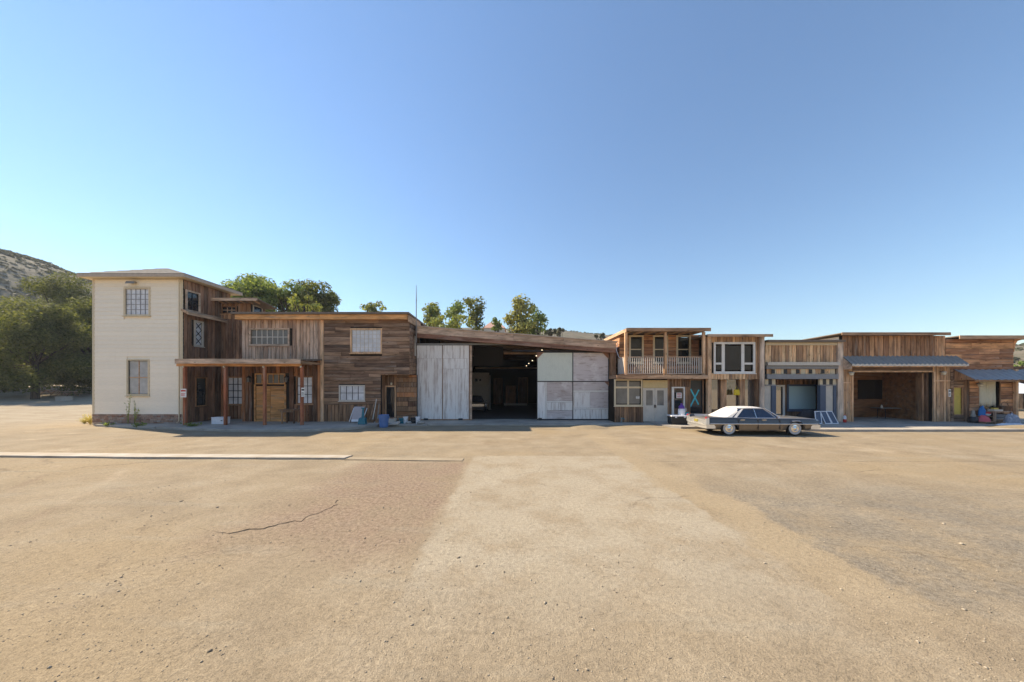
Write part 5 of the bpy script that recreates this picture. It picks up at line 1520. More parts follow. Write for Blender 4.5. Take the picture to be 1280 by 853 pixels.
    lbuild(MB().box(-2.90, -2.88, -.17, .17, .63, .76), 'licence_plate', 'plate_yellow', C)
    b = MB()
    fr_ = [(2.5, -.99), (2.84, -.92), (2.92, -.5), (2.93, 0), (2.92, .5), (2.84, .92), (2.5, .99)]
    for (z0, z1) in ((.36, .56),):
        for i in range(len(fr_) - 1):
            (x0, y0), (x1, y1) = fr_[i], fr_[i + 1]
            b.hexa([(x0, y0, z0), (x1, y1, z0), (x1 - .14, y1 * .95, z0), (x0 - .14, y0 * .95, z0), (x0, y0, z1), (x1, y1, z1), (x1 - .14, y1 * .95, z1), (x0 - .14, y0 * .95, z1)])
    lbuild(b, 'front_bumper', bumper, C, True)
    b = MB()
    for k in range(7): b.box(2.80, 2.83, -.55, .55, .575 + k * .032, .59 + k * .032)
    for k in range(12): b.box(2.80, 2.825, -.54 + k * .098, -.53 + k * .098, .57, .79)
    lbuild(b, 'grille', chrome, C)
    for s in (-1, 1):
        for z in (.63, .745):
            lbuild(MB().lathe([(.055, 0), (.062, .02), (.05, .045), (0, .055)], (2.80, s * .73, z), 14, 'x'), 'headlight', 'white_plastic', C, True)
    # wheels
    for x in (xr, xf_):
        for s in (-1, 1):
            y = s * .80
            pf = [(.20, -.085), (.30, -.10), (.345, -.085), (WR, -.05), (WR, .05), (.345, .085), (.30, .10), (.20, .085)]
            wh_ = lbuild(MB().lathe([(0.0, s * .03), (.10, s * .045), (.18, s * .05), (.205, s * .075), (.2, 0), (0, 0)], (x, y, WR), 22, 'y'), 'wheel', chrome, C, True)
            MB().lathe(pf, (x, y, WR), 26, 'y').build('tyre', 'tyre', wh_, True)
            MB().lathe([(.215, s * .092), (.222, s * .104), (.300, s * .107), (.306, s * .096)], (x, y, WR), 26, 'y').build('whitewall', 'whitewall', wh_, True)
            MB().lathe([(.205, s * .078), (.19, s * .10), (.12, s * .112), (.10, s * .095), (.05, s * .12), (0, s * .125)], (x, y, WR), 22, 'y').build('hubcap', chrome, wh_, True)
    return C
build_car('vintage_sedan', 'long dark vintage sedan with pale roof parked before the shops', (12.85, 17.25, 0), R(-1.5), 'car_paint', 'vinyl', 'car_ground_sheen', 'car_sunlit')
build_car('vintage_sedan', 'dark sedan parked nose-out in the gloom of the open shed', (ux(594, 31.5), 31.0, .075), R(-78), 'car_paint_dark', 'car_paint_dark', 'car_paint_dark', 'car_paint_dark', chrome='chrome', bumper='dark_metal')

# ------------------------------------------------------------------ clutter on the left walk
t = thing('foam_box', 'white foam box standing on the porch floor', 'box', (ux(271.5, 19.95), 20.1, SW))
x0, x1 = ux(263, 19.9), ux(280, 19.9)
MB().box(x0, x1, 19.95, 20.35, SW, .50).build('body', 'white_plastic', t, bevel=.03)
MB().box(x0 - .01, x1 + .01, 19.94, 20.36, .503, .56).build('lid', 'white_plastic', t, bevel=.02)
MB().box(x1 - .24, x1 - .14, 19.93, 19.948, .33, .38).build('mark', 'black_plastic', t)
t = thing('porch_table', 'small dark wooden table beside the orange double door', 'table', (ux(358, 20.3), 20.5, SW))
x0, x1 = ux(348, 20.3), ux(369, 20.3)
MB().box(x0, x1, 20.25, 20.85, .96, 1.02).build('top', 'wood_dark_v', t)
MB().box(x0 + .12, x1 - .1, 20.3, 20.34, .84, .955).build('apron', 'wood_dark_v', t)
for q in (x0 + .22, x1 - .1):
    for y in (20.33, 20.77): MB().box(q - .035, q + .035, y - .035, y + .035, SW, .96).build('leg', 'wood_dark_v', t)
t = thing('folding_chair', 'folded pale canvas lounger leaning on the plank wall', 'chair', (ux(447, 20.9), 21.0, SW))
def slant(x0, x1, z0, z1, yb, yt, th): return MB().hexa([(x0, yb, z0), (x1, yb, z0), (x1, yb + th, z0), (x0, yb + th, z0), (x0, yt, z1), (x1, yt, z1), (x1, yt + th, z1), (x0, yt + th, z1)])
x0, x1 = ux(438.5, 20.9), ux(456, 20.9)
slant(x0 + .1, x1 - .12, .30, 1.14, 20.75, 21.15, .03).build('canvas', 'pale_cloth', t)
slant(x0 + .12, x1 - .1, .2, .34, 20.70, 20.73, .04).build('seat_edge', 'white_plastic', t)
MB().tube([(x0, 20.7, .2), (x0 + .1, 21.1, 1.05)], .025, 6).build('rail', 'white_plastic', t)
MB().tube([(x1, 20.7, .42), (x1 + .06, 21.1, 1.05)], .025, 6).build('rail', 'white_plastic', t)
for q in (x0 + .08, x1 - .05): MB().tube([(q, 20.72, SW), (q, 20.76, .33)], .022, 6).build('leg', 'dark_metal', t)
t = thing('dust_bin', 'teal long-handled dustpan bin on the sidewalk', 'bin', (ux(453, 19.9), 19.9, SW))
x = ux(453, 19.9)
MB().hexa([(x - .24, 19.75, SW), (x + .24, 19.75, SW), (x + .22, 20.05, SW), (x - .22, 20.05, SW), (x - .21, 19.8, .5), (x + .21, 19.8, .5), (x + .2, 20.05, .55), (x - .2, 20.05, .55)]).build('pan', 'teal_plastic', t, bevel=.03)
MB().hexa([(x - .09, 19.93, .5), (x + .09, 19.93, .5), (x + .09, 20.0, .5), (x - .09, 20.0, .5), (x - .05, 19.98, 1.12), (x + .05, 19.98, 1.12), (x + .05, 20.03, 1.12), (x - .05, 20.03, 1.12)]).build('handle', 'teal_plastic', t, bevel=.01)
MB().tube([(x - .11, 20.0, 1.13), (x + .11, 20.0, 1.13)], .04, 8).build('grip', 'teal_plastic', t)
for (px, top, lean, mt, lab) in ((463.5, 503, .12, 'beam_h', 'brown wooden pole leaning left of the white broom pole'), (466.3, 499, .05, 'offwhite', 'tall pale broom pole leaning on the plank wall'), (470.3, 505, -.06, 'galv', 'grey metal pole leaning right of the white broom pole')):
    t = thing('leaning_pole', lab, 'pole', (ux(px, 20.8), 20.8, SW), 'poles leaning on the plank wall')
    x = ux(px, 20.8)
    MB().tube([(x - lean, 20.8, SW), (x + lean * .3, 21.3, uz(top, 21.2))], .028, 7).build('shaft', mt, t)
    MB().hexa([(x - lean - .09, 20.72, SW), (x - lean + .09, 20.72, SW), (x - lean + .09, 20.84, SW), (x - lean - .09, 20.84, SW), (x - lean - .04, 20.75, SW + .2), (x - lean + .04, 20.75, SW + .2), (x - lean + .04, 20.85, SW + .2), (x - lean - .04, 20.85, SW + .2)]).build('head', 'wood_dark_v', t)
t = thing('plastic_barrel', 'blue plastic barrel bin at the end of the sidewalk', 'barrel', (ux(479.8, 19.6), 19.6, .0))
x = ux(479.8, 19.6)
MB().lathe([(.24, .0), (.25, .03), (.27, .28), (.265, .30), (.275, .33), (.295, .70), (.31, .71), (.31, .75), (.285, .755), (.27, .70), (.24, .06), (0, .05)], (x, 19.6, .0), 24).build('body', 'blue_plastic', t, True)
for s in (-1, 1): MB().box(x + s * .30 - .05, x + s * .30 + .05, 19.55, 19.65, .56, .64).build('handle', 'blue_plastic', t, bevel=.01)
t = thing('wooden_box', 'low pale wooden box by the screen door', 'box', (ux(489, 20.6), 20.7, SW))
MB().box(ux(485, 20.5), ux(493, 20.5), 20.5, 20.9, SW, .42).build('body', 'offwhite', t, bevel=.01)
MB().box(ux(484.8, 20.5), ux(493.2, 20.5), 20.49, 20.91, .422, .45).build('lid', 'wood_grey_v', t)
t = thing('loose_board', 'pale board lying tilted on the apron by the entry', 'board', (ux(491, 19.9), 20.0, .08))
MB().hexa([(ux(485.5, 19.9), 19.85, .09), (ux(498, 19.9), 19.85, .12), (ux(498, 19.9), 20.2, .2), (ux(485.5, 19.9), 20.2, .12), (ux(485.5, 19.9), 19.85, .12), (ux(498, 19.9), 19.85, .22), (ux(498, 19.9), 20.2, .3), (ux(485.5, 19.9), 20.2, .17)]).build('plank', 'offwhite', t)
for (px, mt, lab, r_, h_) in ((502.5, 'teal_plastic', 'dark teal bucket by the plank house entry', .2, .34), (507, 'white_plastic', 'white bucket by the plank house entry', .16, .42), (517, 'black_plastic', 'black bucket beside the shed door', .2, .36), (522.5, 'white_plastic', 'white bucket at the foot of the left sliding door', .17, .42)):
    y = 20.9; x = ux(px, y)
    t = thing('bucket', lab, 'bucket', (x, y, .075), 'buckets by the plank house entry')
    MB().lathe([(r_ * .8, 0), (r_, h_), (r_ * 1.06, h_), (r_ * 1.06, h_ - .03), (r_ * .96, h_ - .03), (r_ * .76, .03), (0, .03)], (x, y, .076), 16).build('pail', mt, t, True)
    MB().tube([(x - r_, y, .076 + h_ * .9), (x - r_ * .9, y - .1, .076 + h_ * .6), (x, y - r_ - .04, .076 + h_ * .45), (x + r_ * .9, y - .1, .076 + h_ * .6), (x + r_, y, .076 + h_ * .9)], .008, 5).build('bail', 'galv', t)
for (px, y, s_, lab) in ((511, 20.7, .2, 'grey rock beside the white bucket'), (499, 20.9, .13, 'brown rock between board and teal bucket'), (526, 20.5, .26, 'flat grey stone at the apron edge by the sliding door')):
    x = ux(px, y); b = MB()
    for k in range(1):
        pr = [(0, -.02), (.8, .0), (1.0, .3), (.75, .62), (.35, .8), (0, .82)]
        b.lathe([(r_ * s_, h_ * s_) for r_, h_ in pr], (x, y, .075), 9)
    b.v = [(vx + random.uniform(-.12, .12) * s_, vy + random.uniform(-.12, .12) * s_, vz + random.uniform(-.06, .06) * s_) for vx, vy, vz in b.v]
    tag(b.build('rock', 'concrete', None), lab, 'rock', 'rocks by the plank house entry')
t = thing('water_tap', 'small pale standpipe at the foot of the balcony house', 'pipe', (7.25, 21.2, .075))
MB().tube([(7.25, 21.2, .075), (7.25, 21.2, .42)], .05, 8).build('pipe', 'galv', t)
MB().tube([(7.25, 21.2, .36), (7.4, 21.12, .36), (7.42, 21.1, .28)], .03, 7).build('spout', 'teal_plastic', t)

# ------------------------------------------------------------------ clutter before the shops
y0 = 19.75
t = thing('storage_tote', 'black storage tote with white lid beside the car tail', 'tote', (ux(849.5, y0), y0 + .3, SW))
x0, x1 = ux(839.5, y0), ux(860.5, y0)
MB().hexa([(x0 + .04, y0, SW), (x1 - .04, y0, SW), (x1 - .04, y0 + .55, SW), (x0 + .04, y0 + .55, SW), (x0, y0 - .03, .62), (x1, y0 - .03, .62), (x1, y0 + .58, .62), (x0, y0 + .58, .62)]).build('tub', 'black_plastic', t, bevel=.02)
MB().box(x0 - .02, x1 + .02, y0 - .05, y0 + .6, .622, .70).build('lid', 'white_plastic', t, bevel=.02)
for q in (x0 + .2, x1 - .3): MB().box(q, q + .1, y0 - .07, y0 - .04, .55, .66).build('latch', 'white_plastic', t)
t = thing('jug', 'white jug with a purple top standing on the tote', 'jug', (ux(852, y0 + .3), y0 + .3, .70))
x = ux(852, y0 + .3)
MB().lathe([(.19, 0), (.2, .03), (.2, .34), (.15, .42), (.0, .43)], (x, y0 + .3, .70), 16).build('body', 'white_plastic', t, True)
MB().lathe([(.17, .40), (.17, .52), (.11, .60), (.07, .62), (.07, .72), (0, .73)], (x, y0 + .3, .70), 14).build('cap', 'purple_plastic', t, True)
MB().tube([(x + .16, y0 + .3, 1.15), (x + .27, y0 + .3, 1.12), (x + .27, y0 + .3, .95), (x + .19, y0 + .3, .9)], .022, 6).build('handle', 'white_plastic', t)
t = thing('carton', 'small light teal carton on the tote lid', 'carton', (ux(859, y0 + .2), y0 + .3, .70))
MB().box(ux(856.5, y0 + .2), ux(862, y0 + .2), y0 + .2, y0 + .45, .701, .88).build('body', 'teal_plastic', t, bevel=.01)
MB().box(ux(857.3, y0 + .2), ux(861, y0 + .2), y0 + .192, y0 + .199, .74, .84).build('panel', 'teal_light', t)
for (p0, tilt, lab) in ((1019.5, .22, 'blue framed panel leaning nearest the car'), (1031.5, -.12, 'blue framed panel, middle of the three leaning ones'), (1040.2, -.2, 'blue framed panel leaning nearest the white end post')):
    y = 20.2
    t = thing('framed_screen', lab, 'panel', (ux(p0 + 4, y), y, SW), 'blue panels leaning by the shop')
    xa, wd, hh = ux(p0, y), .40, .78
    def pq(u, v, d): return (xa + u + tilt * v, y + v * .35 - d, SW + v)
    def pbox(u0, u1, v0, v1, d0, d1): return [pq(u0, v0, d1), pq(u1, v0, d1), pq(u1, v0, d0), pq(u0, v0, d0), pq(u0, v1, d1), pq(u1, v1, d1), pq(u1, v1, d0), pq(u0, v1, d0)]
    MB().hexa(pbox(.03, wd - .03, .03, hh - .03, 0, .015)).build('face', 'blue_pillar', t)
    b = MB(); b.hexa(pbox(0, .04, 0, hh, -.005, .03)); b.hexa(pbox(wd - .04, wd, 0, hh, -.005, .03)); b.hexa(pbox(.04, wd - .04, 0, .04, -.005, .03)); b.hexa(pbox(.04, wd - .04, hh - .04, hh, -.005, .03))
    b.build('frame', 'white_plastic', t)
def soft_heap(name, c, rx, ry, h_, mat, label, cat, seed):
    n_ = 22
    X, Y = np.meshgrid(np.linspace(-1, 1, n_), np.linspace(-1, 1, n_))
    rad = np.sqrt(X ** 2 + Y ** 2)
    Z = h_ * np.sqrt(np.clip(1 - rad ** 2, 0, 1)) * (1 + .4 * fbm(X, Y, 5, 3, seed)) + .0
    i = np.arange(n_ * n_).reshape(n_, n_)
    f = np.stack([i[:-1, :-1], i[:-1, 1:], i[1:, 1:], i[1:, :-1]], -1).reshape(-1, 4)
    k_ = np.minimum(1, 1 / np.maximum(np.maximum(np.abs(X), np.abs(Y)) / np.maximum(rad, 1e-6), 1e-6))
    sq = np.maximum(np.abs(X), np.abs(Y)) / np.maximum(rad, 1e-6)
    XX, YY = X * sq, Y * sq
    rad2 = np.maximum(np.abs(X), np.abs(Y))
    Z = h_ * np.sqrt(np.clip(1 - rad2 ** 2, 0, 1)) * np.clip(1 + .22 * fbm(X, Y, 4, 3, seed), .5, 1.5)
    o = np_mesh(name, np.stack([XX * rx + c[0], YY * ry + c[1], Z + c[2]], -1).reshape(-1, 3), f, mat, smooth=True)
    return tag(o, label, cat)
soft_heap('cloth_heap', (ux(1009, 21), 21.0, SW), .75, .35, .85, 'dark_cloth', 'black tarp heap before the teal shop window', 'tarp', 3)
t = thing('fire_extinguisher', 'small red and white extinguisher at the garage corner', 'extinguisher', (ux(1056, 20.9), 20.9, SW))
x = ux(1056, 20.9)
MB().lathe([(.08, 0), (.085, .02), (.085, .2), (.08, .21)], (x, 20.9, SW), 14).build('base', 'red_paint', t, True)
MB().lathe([(.08, .212), (.08, .36), (.04, .43), (.03, .46), (0, .46)], (x, 20.9, SW), 14).build('bottle', 'white_plastic', t, True)
MB().box(x - .06, x + .07, 20.88, 20.92, SW + .46, SW + .50).build('lever', 'red_paint', t)
# end shop clutter
y = 20.6
x = ux(1216.3, y)
t = thing('gas_bottle', 'black canister with pale top by the end shop door', 'canister', (x, y, SW))
MB().lathe([(.2, 0), (.22, .03), (.22, .32), (.16, .4), (0, .4)], (x, y, SW), 16).build('tank', 'black_plastic', t, True)
MB().lathe([(.1, .40), (.11, .5), (.08, .62), (.07, .80), (.0, .82)], (x, y, SW), 12).build('top', 'galv', t, True)
soft_heap('pink_bag', (ux(1229.5, 20.4), 20.4, SW + .12), .34, .22, .36, 'pink_cloth', 'pink slumped bag on the end shop sidewalk', 'bag', 8)
t = thing('pallet', 'dark low pallet under the pink bag', 'pallet', (ux(1235, 20.4), 20.4, SW))
for k in range(4): MB().box(ux(1223, 20.4), ux(1248, 20.4), 20.1 + k * .17, 20.23 + k * .17, SW + .08, SW + .115).build('slat', 'wood_dark_v', t)
for k in range(3): MB().box(ux(1223.5 + k * 11.6, 20.4), ux(1223.5 + k * 11.6, 20.4) + .06, 20.1, 20.74, SW, SW + .078).build('runner', 'wood_dark_v', t)
t = thing('timber_bench', 'low grey timber bench with shelf under the curtained window', 'bench', (ux(1253, 20.9), 20.9, SW))
x0, x1 = ux(1242, 20.8), ux(1265, 20.8)
MB().box(x0, x1, 20.75, 21.2, .80, .88).build('top', 'wood_grey_v', t)
MB().box(x0 + .1, x1 - .1, 20.8, 21.15, .28, .33).build('shelf', 'wood_grey_v', t)
for q in (x0 + .06, x1 - .06):
    for yy in (20.79, 21.16): MB().box(q - .05, q + .05, yy - .04, yy + .04, SW, .80).build('leg', 'wood_grey_v', t)
t = thing('crate', 'dark crate stowed under the timber bench', 'crate', ((x0 + x1) / 2, 20.95, .33))
MB().box(x0 + .2, x1 - .2, 20.84, 21.1, .331, .68).build('body', 'black_plastic', t)
for k in range(3): MB().box(x0 + .2, x1 - .2, 20.82, 20.838, .36 + k * .11, .42 + k * .11).build('slat', 'grey_blue', t)
t = thing('basket', 'brown basket at the right end of the bench', 'basket', (x1 - .3, 20.95, .88))
MB().lathe([(.2, 0), (.27, .30), (.28, .31), (.26, .31), (.19, .02), (0, .02)], (x1 - .25, 20.95, .881), 16).build('bowl', 'wood_dark_v', t, True)
MB().tube([(x1 - .5, 20.95, 1.18), (x1 - .42, 20.95, 1.4), (x1 - .25, 20.95, 1.47), (x1 - .08, 20.95, 1.4), (x1, 20.95, 1.18)], .02, 6).build('handle', 'wood_dark_v', t)
t = thing('toy_tray', 'yellow and grey tray on the left end of the bench', 'tray', (x0 + .3, 20.95, .88))
MB().box(x0 + .05, x0 + .62, 20.8, 21.1, .881, .98).build('base', 'offwhite', t)
MB().box(x0 + .1, x0 + .4, 20.85, 21.0, .982, 1.08).build('block', 'yellow_film', t)
soft_heap('blue_cloth', (ux(1227.5, 21.1), 21.1, .55), .22, .13, .62, 'blue_cloth', 'bright blue cloth bundle under the curtain', 'cloth', 5)
t = thing('stool', 'small dark stool carrying the blue bundle', 'stool', (ux(1229, 21.0), 21.05, SW))
xs0 = ux(1229, 21.05)
MB().box(xs0 - .45, xs0 + .5, 20.85, 21.3, .48, .55).build('seat', 'wood_dark_v', t)
for q in (-.4, .45):
    for yy in (20.9, 21.25): MB().box(xs0 + q - .03, xs0 + q + .03, yy - .03, yy + .03, SW, .48).build('leg', 'wood_dark_v', t)
t = thing('ball', 'red and white ball on the stool by the blue bundle', 'ball', (ux(1234, 21.0), 21.0, .55))
MB().lathe([(0, 0), (.08, .02), (.125, .08), (.135, .135)], (ux(1234, 21.0), 20.98, .552), 14).build('lower', 'white_plastic', t, True)
MB().lathe([(.135, .135), (.125, .19), (.08, .25), (0, .27)], (ux(1234, 21.0), 20.98, .552), 14).build('upper', 'red_paint', t, True)
soft_heap('laundry_heap', (ux(1271, 20.0), 20.2, SW), .36, .3, .62, 'cloth_check', 'crumpled grey and white fabric pile at the far right', 'cloth', 12)
soft_heap('white_sheet', (ux(1267, 19.4), 19.5, SW), .85, .3, .12, 'white_cloth', 'white blue-tinted sheet lying flat on the sidewalk', 'cloth', 14)

# ------------------------------------------------------------------ behind the end shop
t = thing('canopy_tent', 'white canopy tent standing beyond the end shop', 'tent', (50, 31, 0))
tx0, tx1, ty0, ty1, tz = ux(1268, 30), ux(1330, 30), 30, 34, 1.75
for q in (tx0, tx1):
    for yy in (ty0, ty1): MB().tube([(q, yy, 0), (q, yy, tz + .1)], .04, 6).build('leg', 'galv', t)
MB().add([(tx0 - .1, ty0 - .1, tz), (tx1 + .1, ty0 - .1, tz), (tx1 + .1, ty1 + .1, tz), (tx0 - .1, ty1 + .1, tz), ((tx0 + tx1) / 2, 32, tz + 1.3)], [(0, 1, 4), (1, 2, 4), (2, 3, 4), (3, 0, 4), (3, 2, 1, 0)]).build('roof', 'white_cloth', t)
MB().box(tx0, tx1, ty1 - .02, ty1, .9, tz).build('side_cloth', 'white_cloth', t)
# ------------------------------------------------------------------ trees and plants
def leaf_cloud(blobs, per, size, flat=.85, seed=0, droop=0.0):
    """quads scattered through the outer shells of many blobs"""
    g = np.random.default_rng(seed)
    C = []; S = []; Nn = []
    for (cx, cy, cz, r) in blobs:
        n = max(30, int(per * r * r))
        d = g.normal(size=(n, 3)); d /= np.linalg.norm(d, axis=1, keepdims=True)
        rad = r * (g.random((n, 1)) ** .35) * g.uniform(.85, 1.12, (n, 1))
        C.append(np.array([cx, cy, cz]) + d * rad * np.array([1, 1, flat]))
        Nn.append(d * 1.0 + g.normal(size=(n, 3)) * .42 + np.array([0, 0, .35])); S.append(size * g.uniform(.6, 1.4, n))
    C = np.concatenate(C); S = np.concatenate(S)[:, None]; Nn = np.concatenate(Nn)
    Nn /= np.linalg.norm(Nn, axis=1, keepdims=True)
    a = np.cross(Nn, g.normal(size=Nn.shape)); a /= np.linalg.norm(a, axis=1, keepdims=True)
    b = np.cross(Nn, a)
    v = np.stack([C - a * S, C - b * S * .55 + Nn * S * .12, C + a * S, C + b * S * .55 + Nn * S * .12], 1).reshape(-1, 3)
    return v, np.arange(len(v)).reshape(-1, 4)

def tree(name, label, base, h, crown, mat, seed, size=.22, per=110, nb=26, trunk_r=.3, group=None, cat='tree', bare=.35, shape=None, lean=0.0, qexp=.45, br=(.22, .40)):
    """crown: (radius_x, radius_y, radius_z) round a centre at base + h - radius_z"""
    g = random.Random(seed)
    t = thing(name, label, cat, base, group)
    bx_, by_, bz_ = base
    rx, ry, rz = crown
    cz = bz_ + h - rz
    blobs = []
    for k in range(nb):
        u = g.uniform(-1, 1); th = g.uniform(0, 2 * math.pi); q = g.random() ** qexp
        s = math.sqrt(1 - u * u)
        x, y, z = s * math.cos(th) * q, s * math.sin(th) * q, u * q
        wsc = shape(z) if shape else 1.0
        r = g.uniform(*br) * (rx + rz) / 2
        blobs.append((bx_ + lean * (z + 1) * rx * .3 + x * rx * .86 * wsc, by_ + y * ry * .86 * wsc, cz + z * rz * .84, r * (.55 + .45 * wsc)))
    v, f = leaf_cloud(blobs, per, size, .8, seed)
    np_mesh('crown', v, f, mat, t)
    b = MB()
    top = cz + rz * .2
    b.tube([(bx_, by_, bz_ - .3), (bx_ + .05, by_, bz_ + (cz - bz_) * .4), (bx_ + lean * rx * .2, by_, cz - rz * .2), (bx_ + lean * rx * .3, by_, top)], [trunk_r * 1.25, trunk_r, trunk_r * .7, trunk_r * .25], 9)
    for k in g.sample(range(nb), min(nb, 11)):
        p = blobs[k]
        s0 = g.uniform(.3, .8); z0 = bz_ + (cz - bz_) * s0
        mx_, my_, mz_ = (bx_ + p[0]) / 2 + g.uniform(-.3, .3), (by_ + p[1]) / 2, (z0 + p[2]) / 2 + g.uniform(-.2, .5)
        b.tube([(bx_, by_, z0), (mx_, my_, mz_), p[:3]], [trunk_r * .55, trunk_r * .32, trunk_r * .1], 6)
    b.build('trunk', 'bark', t, True)
    return t

def gz(x, y): return float(zg(np.array([x]), np.array([y]))[0])
def at(px, Y): x = ux(px, Y); return (x, Y, gz(x, Y))
OAK = 'oaks beyond the yard at left'
def oak(px, Y, top, rx, label, seed, mat='leaf_oak', nb=34, per=300, size=.14, rzf=.5):
    b = at(px, Y); h = uz(top, Y) - b[2]
    return tree('oak_tree', label, b, h, (rx, rx, h * rzf), mat, seed, size, per, nb, .34, OAK, qexp=.22, br=(.24, .40))
oak(44, 44, 369, 5.6, 'broad sunlit oak in front, centre of the left grove', 3, nb=28)
oak(88, 58, 344, 7.6, 'tall oak rising behind the centre of the left grove', 5, nb=34)
oak(-22, 46, 366, 6.0, 'dark oak cut by the left edge of the picture', 8)
oak(122, 52, 362, 5.5, 'oak right behind the corner of the cream house', 12)
oak(20, 62, 372, 6.5, 'far oak seen between the front oaks at left', 15, nb=40)
oak(-75, 52, 350, 7.5, 'shady oak mostly beyond the left edge of the picture', 21, nb=40)
# low wall behind the oaks
W_ = thing('dark_wall', 'low dark board wall behind the oak trunks', 'wall', at(70, 70))
for k in range(22):
    x0 = -112 + k * 2.3; z0 = gz(x0, 70)
    block('board', 'wood_dark_v', (x0 + 1.14, 70, z0 + 1.0), (2.26, .14, 3.0), W_)
# trees behind the buildings
BH = 'trees behind the timber houses'
def back_tree(px, Y, top, rx_px, rz_px, label, seed, mat, nb=26, per=60, size=.3, shape=None, name='broadleaf_tree'):
    x = ux(px, Y); zt_ = uz(top, Y)
    rx = rx_px * Y / F; rz = rz_px * Y / F
    return tree(name, label, (x, Y, 0), zt_, (rx, rx, rz), mat, seed, size, per, nb, .3, BH, shape=shape)
back_tree(318, 48, 337, 37, 32, 'dense green tree behind the small dormer', 31, 'leaf_mid', 44, 90, .22)
back_tree(352, 51, 352, 17, 26, 'mid-green tree filling the gap left of the slim dark tree', 32, 'leaf_mid', 24, 85, .22)
back_tree(366, 50, 346, 21, 28, 'slim dark tree between the dormer tree and the round tree', 33, 'leaf_mid', 26, 80, .24)
back_tree(396, 52, 348, 30, 32, 'round dark-green tree behind the porch house', 35, 'leaf_oak', 44, 90, .22)
back_tree(380, 44, 368, 22, 17, 'low bright-green bushy tree just above the porch roof', 37, 'leaf_bright', 18, 80, .2)
back_tree(466, 60, 373, 16, 15, 'small pale round tree above the plank house roof', 39, 'leaf_bright', 16, 45, .28)
cone = lambda z: max(.25, .95 - .45 * (z + .2))
back_tree(541, 66, 365, 15, 32, 'pointed pale conifer beside the antenna mast', 41, 'leaf_bright', 26, 36, .33, cone, 'conifer_tree')
back_tree(570, 68, 358, 12, 37, 'slender airy tree, left of the tall pair above the shed', 43, 'leaf_mid', 15, 32, .33)
back_tree(595, 70, 357, 18, 37, 'open-crowned grey-green tree, right of the tall pair above the shed', 45, 'leaf_oak', 18, 30, .33)
back_tree(566, 58, 390, 27, 15, 'low bright bushes above the left half of the shed roof', 47, 'leaf_bright', 16, 55, .28, None, 'bush')
back_tree(622, 72, 393, 9, 13, 'small tree by the pink roof beyond the shed', 49, 'leaf_mid', 10, 30, .35)
back_tree(650, 66, 367, 18, 37, 'yellow-green tree standing alone above the shed roof', 51, 'leaf_yellow', 26, 42, .33)
back_tree(672, 68, 376, 15, 32, 'darker half-hidden tree right of the yellow-green one', 53, 'leaf_mid', 18, 40, .33)
back_tree(688, 90, 409, 9, 6, 'tiny far bush just right of the trees above the shed', 55, 'leaf_shrub', 8, 20, .4, None, 'bush')
back_tree(700, 92, 410, 8, 6, 'tiny far bush, second beyond the shed ridge', 57, 'leaf_shrub', 8, 20, .4, None, 'bush')
back_tree(751, 92, 417, 10, 6, 'tiny far bush near the right end of the shed roof', 59, 'leaf_shrub', 8, 20, .4, None, 'bush')
back_tree(1275, 34, 448, 7, 13, 'green bush seen past the end of the last shop', 61, 'leaf_mid', 10, 80, .14, None, 'bush')
# far house with pink roof
t = thing('far_house', 'far house with a pinkish tiled roof beyond the shed', 'house', (ux(620, 85), 85, 0))
x0, x1, y0, y1 = ux(603, 85), ux(632, 85), 85, 92
zr0, zr1 = uz(410, 85), uz(400, 85)
MB().box(x0 + .3, x1 - .3, y0 + .3, y1 - .3, -1, zr0).build('wall', 'offwhite', t)
MB().add([(x0, y0, zr0), (x1, y0, zr0), (x1, y1, zr0), (x0, y1, zr0), (x0 + 1.8, 88.5, zr1), (x1 - 1.8, 88.5, zr1)], [(0, 1, 5, 4), (1, 2, 5), (2, 3, 4, 5), (3, 0, 4), (3, 2, 1, 0)]).build('roof', 'roof_tile', t)
MB().box(x0 + 1.2, x0 + 2.4, y0 + .24, y0 + .29, 10, 11.4).build('window', 'glass_dark', t)

# chaparral on the hillside
def shrubs(n_, pxr, rr_, seed):
    g = np.random.default_rng(seed); bl = []
    for _ in range(n_):
        px = g.uniform(*pxr); a = math.atan((px - 640) / F); r = g.uniform(*rr_)
        x, y = r * math.sin(a), r * math.cos(a)
        s = float(smooth(np.array((r - 135) / 165.))); z = -.4 + float(ridge_z(np.array([a]))[0]) * s + float(g_yard(np.array([x]), np.array([y]))[0]) * max(0, min(1, (120 - r) / 40))
        q = g.uniform(.35, 1.25); bl.append((x, y, z + q * .3, q))
    return bl
v, f = leaf_cloud(shrubs(2600, (-160, 330), (170, 302), 4) + shrubs(160, (1230, 1400), (150, 300), 6) + shrubs(140, (640, 800), (290, 302), 9), 26, .55, .7, 77)
tag(np_mesh('chaparral', v, f, 'leaf_shrub'), 'grey-green chaparral scrub scattered over the hillside', kind='stuff')

